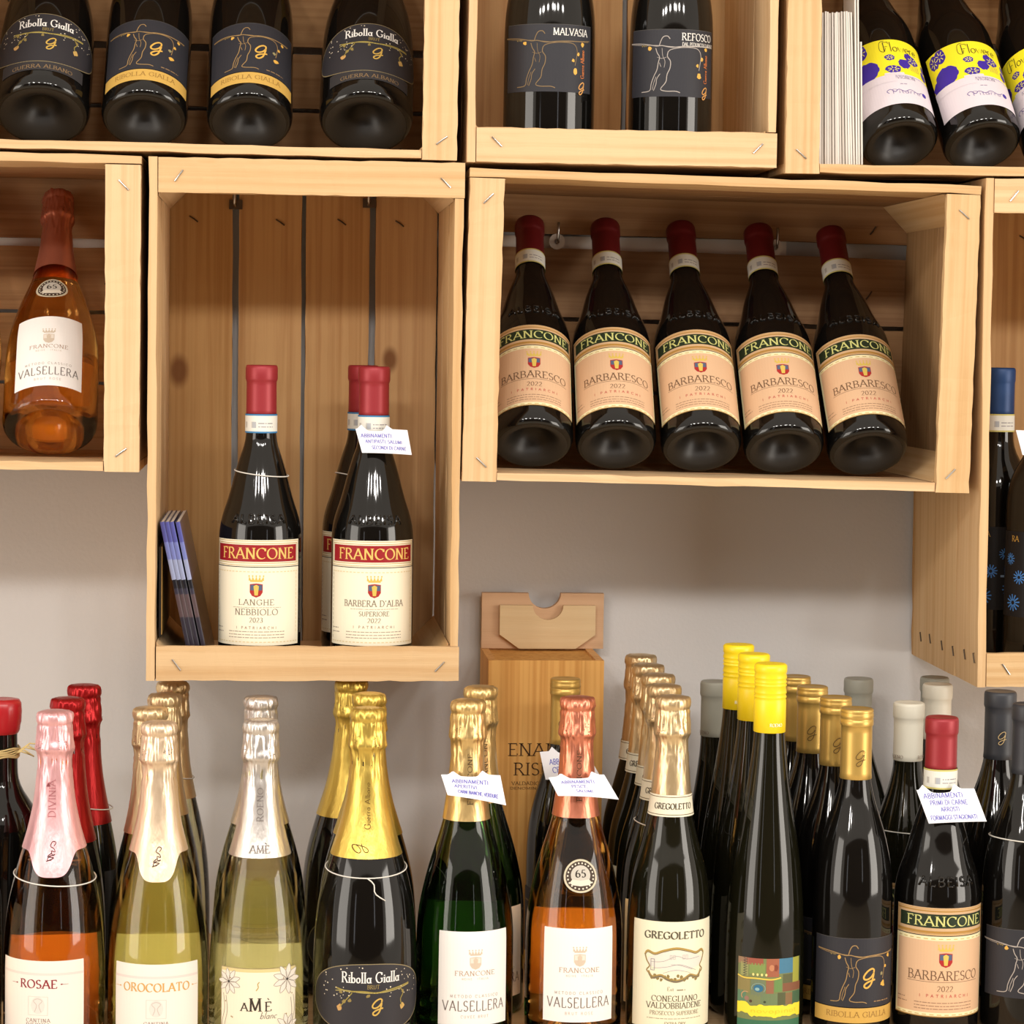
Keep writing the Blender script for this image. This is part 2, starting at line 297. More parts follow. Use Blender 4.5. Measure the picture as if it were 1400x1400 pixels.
class Print:
    """flat print collected as coloured faces in millimetres; bent onto its carrier by a mapping"""
    def __init__(s): s.V = []; s.F = []; s.K = []
    def quad(s, pts, col, lay):
        n = len(s.V); m = len(pts); ext = max(p[0] for p in pts)-min(p[0] for p in pts)
        if ext < 3.2 or (m == 4 and ext < 3.6):
            s.V += [(p[0], p[1], lay) for p in pts]; s.F.append(tuple(range(n, n+m))); s.K.append(col); return
        cx = sum(p[0] for p in pts)/m; cy = sum(p[1] for p in pts)/m; rg = max(1, math.ceil(ext/6))
        if m <= 8:                                   # long edges are cut up so that they follow the curve
            q = []
            for i in range(m):
                a, b = pts[i], pts[(i+1) % m]; k = max(1, math.ceil(abs(a[0]-b[0])/3))
                q += [(a[0]+(b[0]-a[0])*j/k, a[1]+(b[1]-a[1])*j/k) for j in range(k)]
            pts = q; m = len(pts)
        for g in range(rg, 0, -1): s.V += [(cx+(p[0]-cx)*g/rg, cy+(p[1]-cy)*g/rg, lay) for p in pts]
        s.V.append((cx, cy, lay))
        for g in range(rg-1):
            for i in range(m): j = (i+1) % m; s.F.append((n+g*m+i, n+g*m+j, n+(g+1)*m+j, n+(g+1)*m+i)); s.K.append(col)
        for i in range(m): j = (i+1) % m; s.F.append((n+(rg-1)*m+i, n+(rg-1)*m+j, n+rg*m)); s.K.append(col)
    def strip(s, x0, x1, top, bot, col, lay=0, step=3.0, rows=1):
        n = max(1, int(abs(x1-x0)/step+.5))
        if rows == 1 and not callable(top) and not callable(bot): rows = max(1, int(abs(top-bot)/5))
        elif rows == 1 and lay <= 1: rows = 6
        n = n; ft = top if callable(top) else (lambda x: top); fb = bot if callable(bot) else (lambda x: bot)
        for i in range(n):
            a = x0+(x1-x0)*i/n; b = x0+(x1-x0)*(i+1)/n
            for j in range(rows):
                g = lambda x, t: fb(x)+(ft(x)-fb(x))*t
                s.quad([(a, g(a, j/rows)), (b, g(b, j/rows)), (b, g(b, (j+1)/rows)), (a, g(a, (j+1)/rows))], col, lay)
    def rect(s, x, y, w, h, col, lay=1, step=3.0): s.strip(x, x+w, y+h, y, col, lay, step)
    def frame(s, x, y, w, h, t, col, lay=2):
        s.rect(x, y, w, t, col, lay); s.rect(x, y+h-t, w, t, col, lay); s.rect(x, y, t, h, col, lay); s.rect(x+w-t, y, t, h, col, lay)
    def blob(s, cx, cy, rx, ry, col, lay=2, n=10, jit=0):
        s.quad([(cx+rx*(1+jit*random.uniform(-1, 1))*math.cos(2*math.pi*i/n), cy+ry*(1+jit*random.uniform(-1, 1))*math.sin(2*math.pi*i/n)) for i in range(n)], col, lay)
    def bigblob(s, cx, cy, rx, ry, col, lay=2):
        s.strip(cx-rx, cx+rx, lambda x: cy+ry*math.sqrt(max(0, 1-((x-cx)/rx)**2)), lambda x: cy-ry*math.sqrt(max(0, 1-((x-cx)/rx)**2)), col, lay, 1.2)
    def line(s, pts, wd, col, lay=2, nib=None):
        """ribbon; nib=(thick,thin) gives pen contrast"""
        n = len(pts); L = []; Rr = []
        for i, p in enumerate(pts):
            a = pts[max(i-1, 0)]; b = pts[min(i+1, n-1)]
            dx, dy = b[0]-a[0], b[1]-a[1]; l = math.hypot(dx, dy) or 1e-9; dx /= l; dy /= l
            wv = wd if nib is None else nib[1]+(nib[0]-nib[1])*abs(math.sin(math.atan2(dy, dx)-R(18)))
            L.append((p[0]-dy*wv/2, p[1]+dx*wv/2)); Rr.append((p[0]+dy*wv/2, p[1]-dx*wv/2))
        for i in range(n-1): s.quad([Rr[i], Rr[i+1], L[i+1], L[i]], col, lay)
    def text(s, t, cx, y, h, col, width=None, lay=3, wt=.13, thin=.05, serif=True, sp=.10, slant=0, up=False, rot=0, align='c'):
        adv = sum(G[c][0] for c in t)+sp*(len(t)-1); sx = h if width is None else width/adv
        x = -adv*sx/2 if align == 'c' else 0
        ca, sa = math.cos(R(rot)), math.sin(R(rot))
        def T(q):
            qx, qy = q[0]+slant*q[1], q[1]
            if up: return (cx-qy, y+qx)
            return (cx+qx*ca-qy*sa, y+qx*sa+qy*ca)
        for c in t:
            gw, st = G[c]
            for k in st:
                P = [(x+a*sx, b*h) for a, b in k]; P = P if serif is None else P
                nib = (wt*h, thin*h) if c != '@' else None
                # compute nib contrast before turning the text
                n = len(P); LL = []; RR_ = []
                for i, p in enumerate(P):
                    a = P[max(i-1, 0)]; b = P[min(i+1, n-1)]
                    dx, dy = b[0]-a[0], b[1]-a[1]; l = math.hypot(dx, dy) or 1e-9; dx /= l; dy /= l
                    wv = wt*h if nib is None else nib[1]+(nib[0]-nib[1])*abs(math.sin(math.atan2(dy, dx)-R(18)))
                    LL.append(T((p[0]-dy*wv/2, p[1]+dx*wv/2))); RR_.append(T((p[0]+dy*wv/2, p[1]-dx*wv/2)))
                for i in range(n-1): s.quad([RR_[i], RR_[i+1], LL[i+1], LL[i]], col, lay)
                if serif and n == 2 and abs(k[0][1]-k[1][1]) > .4 and c not in "'":
                    for (a, b) in k:
                        if b in (0, 1, .48):
                            e = .15*sx; q = .055*h; yy = b*h
                            s.quad([T((x+a*sx-e, yy-q/2)), T((x+a*sx+e, yy-q/2)), T((x+a*sx+e, yy+q/2)), T((x+a*sx-e, yy+q/2))], col, lay)
            x += (gw+sp)*sx
    def micro(s, x0, x1, y, h, col, lay=2):
        x = x0
        while x < x1:
            l = random.uniform(.8, 4)*h*.9
            s.rect(x, y, min(l, x1-x), h*.55, col, lay, 9); x += l+h*.5
    def build(s, name, mp, mat=None, back=None):
        V = [mp(a/1000, b/1000, l*.00007) for a, b, l in s.V]
        m = mesh(name, V, s.F, mat or PRINT)
        ca = m.color_attributes.new('ink', 'FLOAT_COLOR', 'CORNER'); buf = []
        for p, k in zip(m.polygons, s.K): buf += [*lin(k), 1.0]*p.loop_total
        ca.data.foreach_set('color', buf); return m
def on_bottle(rf, zb, th0=0, off=.00035):
    """wrap onto a surface of revolution; u is arc length, v height above zb"""
    def mp(u, v, h):
        z = zb+v; rr = rf(z); a = th0+u/rf(zb+.01); q = rr+off+h
        return (q*math.sin(a), -q*math.cos(a), z)
    return mp

# ------------------------------------------------------------------ bottles: shapes
def interp(tab, t):
    if t <= tab[0][0]: return tab[0][1]
    for i in range(len(tab)-1):
        if t <= tab[i+1][0]:
            a = tab[max(i-1, 0)]; b = tab[i]; c = tab[i+1]; d = tab[min(i+2, len(tab)-1)]
            k = (t-b[0])/(c[0]-b[0]); m1 = (c[1]-a[1])/(c[0]-a[0])*(c[0]-b[0]); m2 = (d[1]-b[1])/(d[0]-b[0])*(c[0]-b[0])
            return (2*k**3-3*k*k+1)*b[1]+(k**3-2*k*k+k)*m1+(-2*k**3+3*k*k)*c[1]+(k**3-k*k)*m2
    return tab[-1][1]
# (distance below the lip, radius)
SH = {
 'albeisa': [(0, .0140), (.066, .0148), (.078, .0165), (.090, .0205), (.105, .0250), (.120, .0288), (.134, .0328), (.145, .0365), (.156, .0392), (.170, .0405), (.4, .0405)],
 'burgundy': [(0, .0138), (.062, .0143), (.075, .0162), (.088, .0195), (.102, .0240), (.115, .0282), (.130, .0320), (.146, .0350), (.165, .0368), (.19, .0374), (.4, .0374)],
 'flute': [(0, .0140), (.064, .0145), (.09, .0168), (.128, .0222), (.155, .0266), (.183, .0310), (.21, .0340), (.24, .0360), (.28, .0370), (.4, .0370)],
 'classic': [(0, .0140), (.050, .0145), (.075, .0165), (.100, .0198), (.112, .0218), (.128, .0262), (.144, .0312), (.160, .0358), (.178, .0400), (.196, .0432), (.22, .0450), (.4, .0452)],
 'slim_classic': [(0, .0140), (.050, .0146), (.075, .0165), (.100, .0188), (.112, .0204), (.125, .0236), (.140, .0275), (.156, .0322), (.172, .0358), (.192, .0378), (.22, .0388), (.4, .0388)],
 'prestige': [(0, .0140), (.035, .0143), (.054, .0150), (.070, .0164), (.087, .0188), (.104, .0224), (.12, .0268), (.14, .0328), (.160, .0380), (.180, .0418), (.205, .0442), (.235, .0453), (.4, .0448)],
 'bordeaux': [(0, .0145), (.062, .0150), (.078, .0160), (.090, .0205), (.103, .0288), (.116, .0345), (.130, .0370), (.15, .0378), (.4, .0378)],
}
def radius_fn(shape, H, k=1.0):
    tab = SH[shape]; Rm = tab[-1][1]*k
    def f(z):
        t = H-z; r = interp(tab, t); r = .0145+(r-.0145)*(Rm-.0145)/(tab[-1][1]-.0145) if r > .0145 else r
        if z < .010: r = min(r, Rm-.006*(1-math.sqrt(max(0, 1-((.010-z)/.010)**2))))
        return r
    return f, Rm
def lathe(prof, seg=48, cap_first=True, cap_last=True):
    V = []; F = []; n = len(prof)
    for r, z in prof:
        for k in range(seg):
            a = 2*math.pi*k/seg; V.append((r*math.sin(a), -r*math.cos(a), z))
    for i in range(n-1):
        for k in range(seg):
            q = (k+1) % seg; F.append((i*seg+k, i*seg+q, (i+1)*seg+q, (i+1)*seg+k))
    if cap_first: F.append(tuple(range(seg-1, -1, -1)))
    if cap_last: F.append(tuple((n-1)*seg+k for k in range(seg)))
    return V, F
def glass_mesh(shape, H, k, mat, emboss=None):
    f, Rm = radius_fn(shape, H, k)
    pr = [(.0015, .0245), (.006, .0240), (.011, .0215), (.016, .0165), (.021, .0090), (Rm*.66, .0022), (Rm*.76, .0002), (Rm-.006, 0), (Rm-.0042, .0006)]
    z = .002
    while z < .012: pr.append((f(z), z)); z += .002
    n = 44
    for i in range(n+1):
        zz = .013+(H-.004-.013)*i/n; pr.append((f(zz), zz))
    pr.append((.0115, H-.002)); pr.append((.003, H-.002))
    V, F = lathe(pr)
    if emboss:
        P = Print(); P.text(emboss[0], 0, 0, 8.5, (0, 0, 0), width=52, serif=False, wt=.16, thin=.16, sp=.2)
        b = len(V)
        V += [((f(emboss[1]+v/1000)+.0012)*math.sin(u/1000/.036), -(f(emboss[1]+v/1000)+.0012)*math.cos(u/1000/.036), emboss[1]+v/1000) for u, v, l in P.V]
        V += [((f(emboss[1]+v/1000)-.0005)*math.sin(u/1000/.036), -(f(emboss[1]+v/1000)-.0005)*math.cos(u/1000/.036), emboss[1]+v/1000) for u, v, l in P.V]
        m = len(P.V)
        for q in P.F:
            F.append(tuple(b+i for i in q))
            for a, c in zip(q, q[1:]+q[:1]): F.append((b+a, b+m+a, b+m+c, b+c))
    mats = [mat, GL_BASE] if mat in (GL_BLACK, GL_OLIVE) else [mat]
    me = mesh('glass_body', V, F, mats, True, [1 if i < 48*7 and len(mats) > 1 else 0 for i in range(len(F))]); return me, f, Rm
def capsule_mesh(f, H, ln, mat, style='cork'):
    """still-wine capsule or screw cap of length ln"""
    e = .0006; z0 = H-ln; pr = [(f(z0)+.0002, z0), (f(z0)+e, z0+.0004)]
    lip = H-.0165
    if style == 'screw':
        rr = .01505
        pr = [(rr-.0006, z0), (rr, z0+.0004), (rr, H-.034)]
        for q in (.033, .029, .022, .019, .015):
            pr += [(rr-.0007, H-q+.0008), (rr+.0002, H-q+.0018), (rr+.0002, H-q+.0026)]
        pr += [(rr-.0005, H-.0085), (rr+.0003, H-.0075), (rr+.0003, H-.0015), (rr-.0012, H), (rr-.003, H+.0001), (.0002, H)]
    elif style == 'wax':
        pr = [(f(z0)+.0002, z0), (f(z0)+.0012, z0+.001), (.0172, H-.030), (.0176, H-.026), (.0186, H-.022), (.0190, H-.012), (.0184, H-.004), (.0165, H-.0008), (.012, H), (.0002, H-.001)]
    else:
        n = 8
        for i in range(1, n+1):
            z = z0+(lip-z0)*i/n; pr.append((max(f(z)+e, .0147), z))
        if style == 'ridge':
            pr += [(.0152, lip+.0005), (.0156, lip+.0015), (.0156, lip+.006), (.0149, lip+.0068), (.0156, lip+.0078), (.0156, lip+.0115), (.0151, lip+.0125), (.0155, lip+.0135), (.0152, H-.0008), (.0142, H), (.0128, H-.0004), (.0002, H-.0008)]
        else:
            pr += [(.0153, lip+.001), (.0158, lip+.003), (.0158, H-.003), (.0152, H-.0008), (.0142, H), (.0125, H-.0005), (.0002, H-.0008)]
    V, F = lathe(pr, 40, False, True); me = mesh('capsule', V, F, mat, True); return me
def foil_mesh(f, H, ln, mat, tongue=0, wob=.0009, seed=0, holes=True):
    """crinkled sparkling-wine foil over cork and wire cage"""
    tab = [(0, .0004), (.0007, .0100), (.0020, .0140), (.0042, .0158), (.010, .0163), (.0128, .0152), (.0155, .0157), (.022, .0159), (.030, .0168), (.0355, .0174), (.0385, .0158), (.043, .0150), (.052, .0151)]
    seg = 96; V = []; F = []; rows = []
    ts = [0, .0007, .0020, .0032, .0044, .007, .010, .0115, .0128, .014, .0155, .0175, .0195, .0215, .0235, .0255, .0275, .0295, .0315, .0335, .0355, .037, .0385, .0405, .043, .046, .049, .052]
    nt_ = 22
    for t in ts: rows.append(('abs', t))
    for i in range(1, nt_+1): rows.append(('rel', i/nt_))
    for kind, t in rows:
        for k in range(seg):
            a = 2*math.pi*k/seg; aa = min(a, 2*math.pi-a)
            if kind == 'abs': tt = t
            else: tt = .052+(ln+tongue*math.exp(-(aa/.62)**4)-.052)*t
            z = H-tt; r = interp(tab, tt) if tt <= .052 else max(f(z)+.0008, .0151 if tt < .06 else 0)
            amp = 0 if tt < .001 else wob*(1.0 if tt < .045 else max(.15, 1-(tt-.045)/.03))
            ph = seed*3.1
            nz = .6*noise.noise(Vector((math.sin(a)*3.2+ph, math.cos(a)*3.2, tt*170)))+1.1*noise.noise(Vector((math.sin(a)*8+ph, math.cos(a)*8, tt*70)))+.5*abs(noise.noise(Vector((math.sin(a)*15+ph, math.cos(a)*15, tt*110))))
            r += amp*nz
            V.append((r*math.sin(a), -r*math.cos(a), z+(amp*.8*nz if tt < .03 else 0)))
    for i in range(len(rows)-1):
        for k in range(seg):
            q = (k+1) % seg; F.append((i*seg+k, (i+1)*seg+k, (i+1)*seg+q, i*seg+q))
    mi = [0]*len(F)
    mats = [mat, HOLE]
    if holes:                      # pricked vent holes below the cage
        rs = random.Random(seed+5)
        for c in (-.75, .55, 2.2, 3.9):
            for _ in range(9):
                a = c+rs.uniform(-.28, .28); tt = rs.uniform(.024, .036); r = interp(tab, tt)+.0007; z = H-tt; b = len(V); d = .00042
                for u, v in ((-1, 0), (-.5, .8), (.5, .8), (1, 0), (.5, -.8), (-.5, -.8)):
                    an = a+u*d/r; V.append((r*math.sin(an), -r*math.cos(an), z+v*d))
                F.append(tuple(range(b, b+6))); mi.append(1)
    return mesh('foil', V, F, mats, True, mi)

# ------------------------------------------------------------------ the setting
SHELF = Z0-.645
def slab(name, x0, x1, y0, y1, z0, z1, m, **kw):
    V, F = box_v(x0, x1, y0, y1, z0, z1); return obj(name, mesh(name, V, F, m), **kw)
slab('wall_back', -3.2, 3.6, .018, .10, 0, 3.1, WALL, kind='structure')
slab('wall_front', -4.4, 4.8, -6.1, -6.0, 0, 3.1, plain('dark_panelling', (84, 70, 60), .8), kind='structure')
slab('floor', -3.2, 3.6, -6.0, .10, -.05, 0, plain('floor_tiles', (196, 182, 160), .5), kind='structure')
sh = empty('shelf', (.3, -.25, SHELF), 'wooden wall shelf carrying the bottom row of bottles', 'shelf')
V, F = box_v(-1.6, 1.9, -.24, .267, -.03, -.0003); obj('shelf_board', mesh('shelf_board', V, F, WOOD['x']), sh)
for x in (-1.3, 0, 1.6):
    V, F = box_v(x-.02, x+.02, -.2, .267, -.16, -.0301); obj('bracket', mesh('bracket', V, F, METAL), sh)

# ------------------------------------------------------------------ crates
LC, HC, TH, FR, BW = .5025, .3016, .009, -.262, .034
def board(x0, x1, y0, y1, z0, z1, ax, jit=.0005, seg=16):
    """sawn board with slightly uneven edges along axis ax (0=x, 2=z)"""
    lo = [x0, y0, z0]; hi = [x1, y1, z1]; o = [a for a in (0, 1, 2) if a != ax]; V = []; F = []
    rs = random.Random(random.random())
    for i in range(seg+1):
        for c in ((0, 0), (1, 0), (1, 1), (0, 1)):
            p = [0, 0, 0]; p[ax] = lo[ax]+(hi[ax]-lo[ax])*i/seg
            for a, s in zip(o, c): p[a] = (hi if s else lo)[a] + (-1 if s else 1)*rs.random()**2*jit*1.6
            V.append(tuple(p))
    for i in range(seg):
        for k in range(4): q = (k+1) % 4; F.append((i*4+k, i*4+q, (i+1)*4+q, (i+1)*4+k))
    F += [(3, 2, 1, 0), tuple(seg*4+k for k in range(4))]
    return V, F
CR = {}
def crate(key, label, cx, cz, rot, vertical, gpx=None, knots=(), pm=None, outer_staples=False):
    root = empty('wooden_crate', (cx, 0, Z0+cz), label, 'crate', 'wooden wine crates mounted on the wall'); root.rotation_euler = (0, -R(rot), 0)
    CR[key] = (cx, cz, rot, vertical)
    def tr(p): return (-p[2], p[1], p[0]) if vertical else p
    lx, lz = ('z', 'x') if vertical else ('x', 'z')
    def part(name, VF, ax, inner=False, mat=None, parent=None):
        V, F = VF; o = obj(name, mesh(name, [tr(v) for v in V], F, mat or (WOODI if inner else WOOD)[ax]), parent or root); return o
    a, h = LC/2, HC/2
    # long sides: three boards deep each; ends: two boards deep
    ys = [FR, -.176, -.088, -.0005]
    for s in (1, -1):
        for i in range(3):
            y0 = ys[i]+.0008; y1 = ys[i+1]-.0004
            if i == 0: y0 = FR if s == 1 else FR+.0005
            xr = a if s == 1 else (a-BW if i == 0 else a)
            z0, z1 = (h-TH, h) if s == 1 else (-h, -h+TH)
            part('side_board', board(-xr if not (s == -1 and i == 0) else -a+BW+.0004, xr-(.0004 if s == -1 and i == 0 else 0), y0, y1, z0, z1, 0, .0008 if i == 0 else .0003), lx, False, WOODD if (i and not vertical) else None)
            if s == -1 and i == 0:    # short returns behind the battens
                for q in (-1, 1):
                    x0, x1 = sorted((q*a, q*(a-BW)))
                    part('side_board', board(x0, x1, FR+.0085, y1, z0, z1, 0, .0002, 3), lx)
    for s in (1, -1):
        for y0, y1 in ((FR+.0085, -.131), (-.130, -.0005)):
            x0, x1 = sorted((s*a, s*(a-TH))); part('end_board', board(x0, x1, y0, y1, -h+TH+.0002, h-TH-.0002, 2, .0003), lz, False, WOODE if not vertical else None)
        x0, x1 = sorted((s*a, s*(a-BW)))
        part('front_batten', board(x0, x1, FR-.0006, FR+.008, -h-.0006, h-TH-.0005, 2, .0006, 26), lz)
    # corner blocks: triangular prisms running front to back
    for sx in (1, -1):
        for sz in (1, -1):
            cxx, czz = sx*(a-TH-.0003), sz*(h-TH-.0003); l = .027
            poly = [(cxx, czz), (cxx-sx*l, czz), (cxx, czz-sz*l)]
            if sx*sz > 0: poly = poly[::-1]
            part('corner_block', prism(poly, FR+.009, -.0008 if key != 'R' else -.17), 'y')
    # back planks lie lengthwise
    if gpx:
        gl_ = []
        for g0, g1, o in gpx:
            if vertical: e = [-(at(q, o, 0).x-cx) for q in (g0, g1)]
            else: e = [at(o, q, 0).z-Z0-cz for q in (g0, g1)]
            gl_.append((max(e), min(e)))
        gl_.sort(reverse=True)
    else: gl_ = [(h-HC*k/4+.003, h-HC*k/4-.003) for k in (1, 2, 3)]
    edges = [h]+[q for g in gl_ for q in g]+[-h]
    km = wood('pine_knotty', lx, (208, 168, 116), (176, 130, 82), knots=[((at(u, v, 0).z-Z0-cz) if vertical else at(u, v, 0).x-cx, 0, -(at(u, v, 0).x-cx) if vertical else at(u, v, 0).z-Z0-cz, kr) for u, v, kr in knots] and [tr_k for tr_k in [tuple(tr(((at(u, v, 0).z-Z0-cz) if vertical else at(u, v, 0).x-cx, 0, -(at(u, v, 0).x-cx) if vertical else at(u, v, 0).z-Z0-cz)))+(kr,) for u, v, kr in knots]]) if knots else None
    nails = []
    for i in range(0, len(edges), 2):
        z1, z0 = edges[i], edges[i+1]
        if z1-z0 < .004: continue
        nails.append((z0+z1)/2)
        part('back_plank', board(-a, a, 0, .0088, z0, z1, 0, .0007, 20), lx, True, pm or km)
    # staples, one slanted across each batten end
    for sx in (1, -1):
        for sz, zz in ((1, h-TH-.020), (-1, -h+.018)):
            x = sx*(a-BW*.5)+random.uniform(-.003, .003); an = R(-42*sx*sz+random.uniform(-6, 6))
            dx, dz = .0064*math.cos(an), .0064*math.sin(an)
            y = FR-.0012
            p = [(x-dx, y+.004, zz-dz), (x-dx, y, zz-dz), (x+dx, y, zz+dz), (x+dx, y+.004, zz+dz)]
            part('staple', tube(p, .0008, 6), 'x', mat=METAL)
    if outer_staples:
        for i, y in enumerate((-.25, -.215, -.17, -.125, -.075, -.035)):
            zz = h+.0006; x = -a+.026+random.uniform(-.002, .002)
            p = [(x-.0045, y-.003, zz-.003), (x-.0045, y-.003, zz), (x+.0045, y+.002, zz), (x+.0045, y+.002, zz-.003)]
            part('staple', tube(p, .0007, 6), 'x', mat=RUST)
    # nail points seen on the back planks near the front end
    for nz_ in nails:
        for q in (-1, 1):
            x = q*(a-.047+random.uniform(-.002, .002)); zz = nz_+random.uniform(-.012, .012)
            p = [(x-.003*q, -.0012, zz-.004), (x, -.0016, zz), (x+.003, -.0012, zz+.005)]
            part('nail_point', tube(p, .0008, 5), 'x', mat=RUST)
    return root
def floor_z(key, x):
    cx, cz, rot, v = CR[key]; return Z0+cz-(LC/2 if v else HC/2)+TH+.0011+(x-cx)*math.tan(R(rot))
crate('C', 'upright wooden crate holding three red-capped bottles and booklets', .0185, -.0809, .0591, True,
      [(317, 325, 570), (411, 416, 570), (503, 511, 570), (595, 599, 570)], [(245, 507, .0100), (533, 492, .0080)])
crate('R', 'upright wooden crate at the right edge with blue-capped bottle', .8340, -.0832, .61, True, outer_staples=True)
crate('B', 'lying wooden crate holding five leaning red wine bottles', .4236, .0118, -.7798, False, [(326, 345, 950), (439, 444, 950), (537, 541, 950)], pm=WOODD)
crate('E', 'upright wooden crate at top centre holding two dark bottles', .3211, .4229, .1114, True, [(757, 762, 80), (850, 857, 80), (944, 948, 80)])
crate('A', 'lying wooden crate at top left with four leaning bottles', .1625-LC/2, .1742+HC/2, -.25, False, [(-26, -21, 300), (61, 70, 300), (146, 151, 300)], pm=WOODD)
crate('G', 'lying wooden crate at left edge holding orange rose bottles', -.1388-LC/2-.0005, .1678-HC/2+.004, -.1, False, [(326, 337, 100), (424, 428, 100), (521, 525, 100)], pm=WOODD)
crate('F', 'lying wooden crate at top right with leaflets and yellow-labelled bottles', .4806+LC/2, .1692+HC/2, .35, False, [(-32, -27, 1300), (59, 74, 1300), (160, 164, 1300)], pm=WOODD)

# white rail fixed on the wall behind the crates, and the hooks that carry them
def rail(x0, x1, z, nm):
    t = empty('wall_rail', ((x0+x1)/2, .0135, z), nm, 'rail', 'rails behind the crates')
    V, F = box_v(-(x1-x0)/2, (x1-x0)/2, -.0035, .0042, -.010, .010); obj('rail_bar', mesh('rail_bar', V, F, RAILM), t)
p0 = at(780, 336, .01); rail(.19, at(1075, 340, .01).x, p0.z, 'white wall rail seen through the gap above five leaning bottles')
p1 = at(40, 333, .01); rail(-.62, -.15, p1.z, 'white wall rail seen behind the orange rose bottle')
def hook(px, py, label, washer=True):
    p = at(px, py, -.006); t = empty('wall_hook', p, label, 'hook', 'hooks carrying the crates')
    V, F = box_v(-.006, .008, .0028, .0050, -.003, .007); obj('screw_plate', mesh('screw_plate', V, F, RUST), t) if not washer else None
    pts = [(0, .004, .0), (0, -.006, .0), (0, -.0085, .003), (0, -.009, .012), (.0, -.0088, .020)]
    V, F = tube([(x, y, z) for x, y, z in pts], .0015, 8); obj('hook_wire', mesh('hook_wire', V, F, METAL, True), t)
    if washer:
        V = []; F = []; n = 20
        for y in (.0040, .0058):
            for r in (.003, .0085):
                for k in range(n): V.append((r*math.cos(2*math.pi*k/n), y, r*math.sin(2*math.pi*k/n)))
        for k in range(n):
            q = (k+1) % n
            F += [(k, q, n+q, n+k), (2*n+k, 3*n+k, 3*n+q, 2*n+q), (n+k, n+q, 3*n+q, 3*n+k), (k, 2*n+k, 2*n+q, q)]
        obj('washer', mesh('washer', V, F, RAILM if washer != 2 else METAL), t)
hook(762, 330, 'steel hook with white washer between the first two leaning bottles')
hook(1061, 338, 'steel hook with white washer between the fourth and fifth leaning bottles')
hook(321, 282, 'left hook under the top batten of the upright crate', False)
hook(504, 280, 'right hook under the top batten of the upright crate', False)

# ------------------------------------------------------------------ label designs (millimetres)
CREAM = (244, 236, 212); WHITE = (242, 238, 234); GOLD = (206, 166, 82); DKG = (44, 44, 48); INK = (58, 50, 44)
def emblem(P, cx, y, s, faint=False):
    g = (214, 186, 90) if not faint else (206, 190, 170); rd = (170, 44, 44) if not faint else (206, 190, 172); bl = (84, 96, 122) if not faint else (226, 216, 204)
    P.rect(cx-6*s, y+15.2*s, 12*s, 1.8*s, g, 3)
    for i in range(5):
        x = cx+(-7+3.5*i)*s; P.quad([(x*.86+cx*.14-1.4*s, y+16.5*s), (x*.86+cx*.14+1.4*s, y+16.5*s), (x, y+20.5*s)], g, 3); P.blob(x, y+21*s, .8*s, .8*s, g, 3, 6)
    sh = lambda k: [(cx+a*k*s, y+(6.6+(b-6.6)*k)*s) for a, b in ((-6.2, 13), (0, 13.8), (6.2, 13), (6.2, 5), (4, 1.6), (0, 0), (-4, 1.6), (-6.2, 5))]
    P.quad(sh(1), rd, 3)
    P.quad([(cx-5.6*s, y+12.4*s), (cx-5.6*s, y+7*s), (cx+5.6*s, y+7*s), (cx+5.6*s, y+12.4*s)], bl, 4)
    P.quad([(cx-1.6*s, y+2*s), (cx+1.6*s, y+2*s), (cx+2.6*s, y+11*s), (cx, y+12.6*s), (cx-2.6*s, y+11*s)], g, 5)
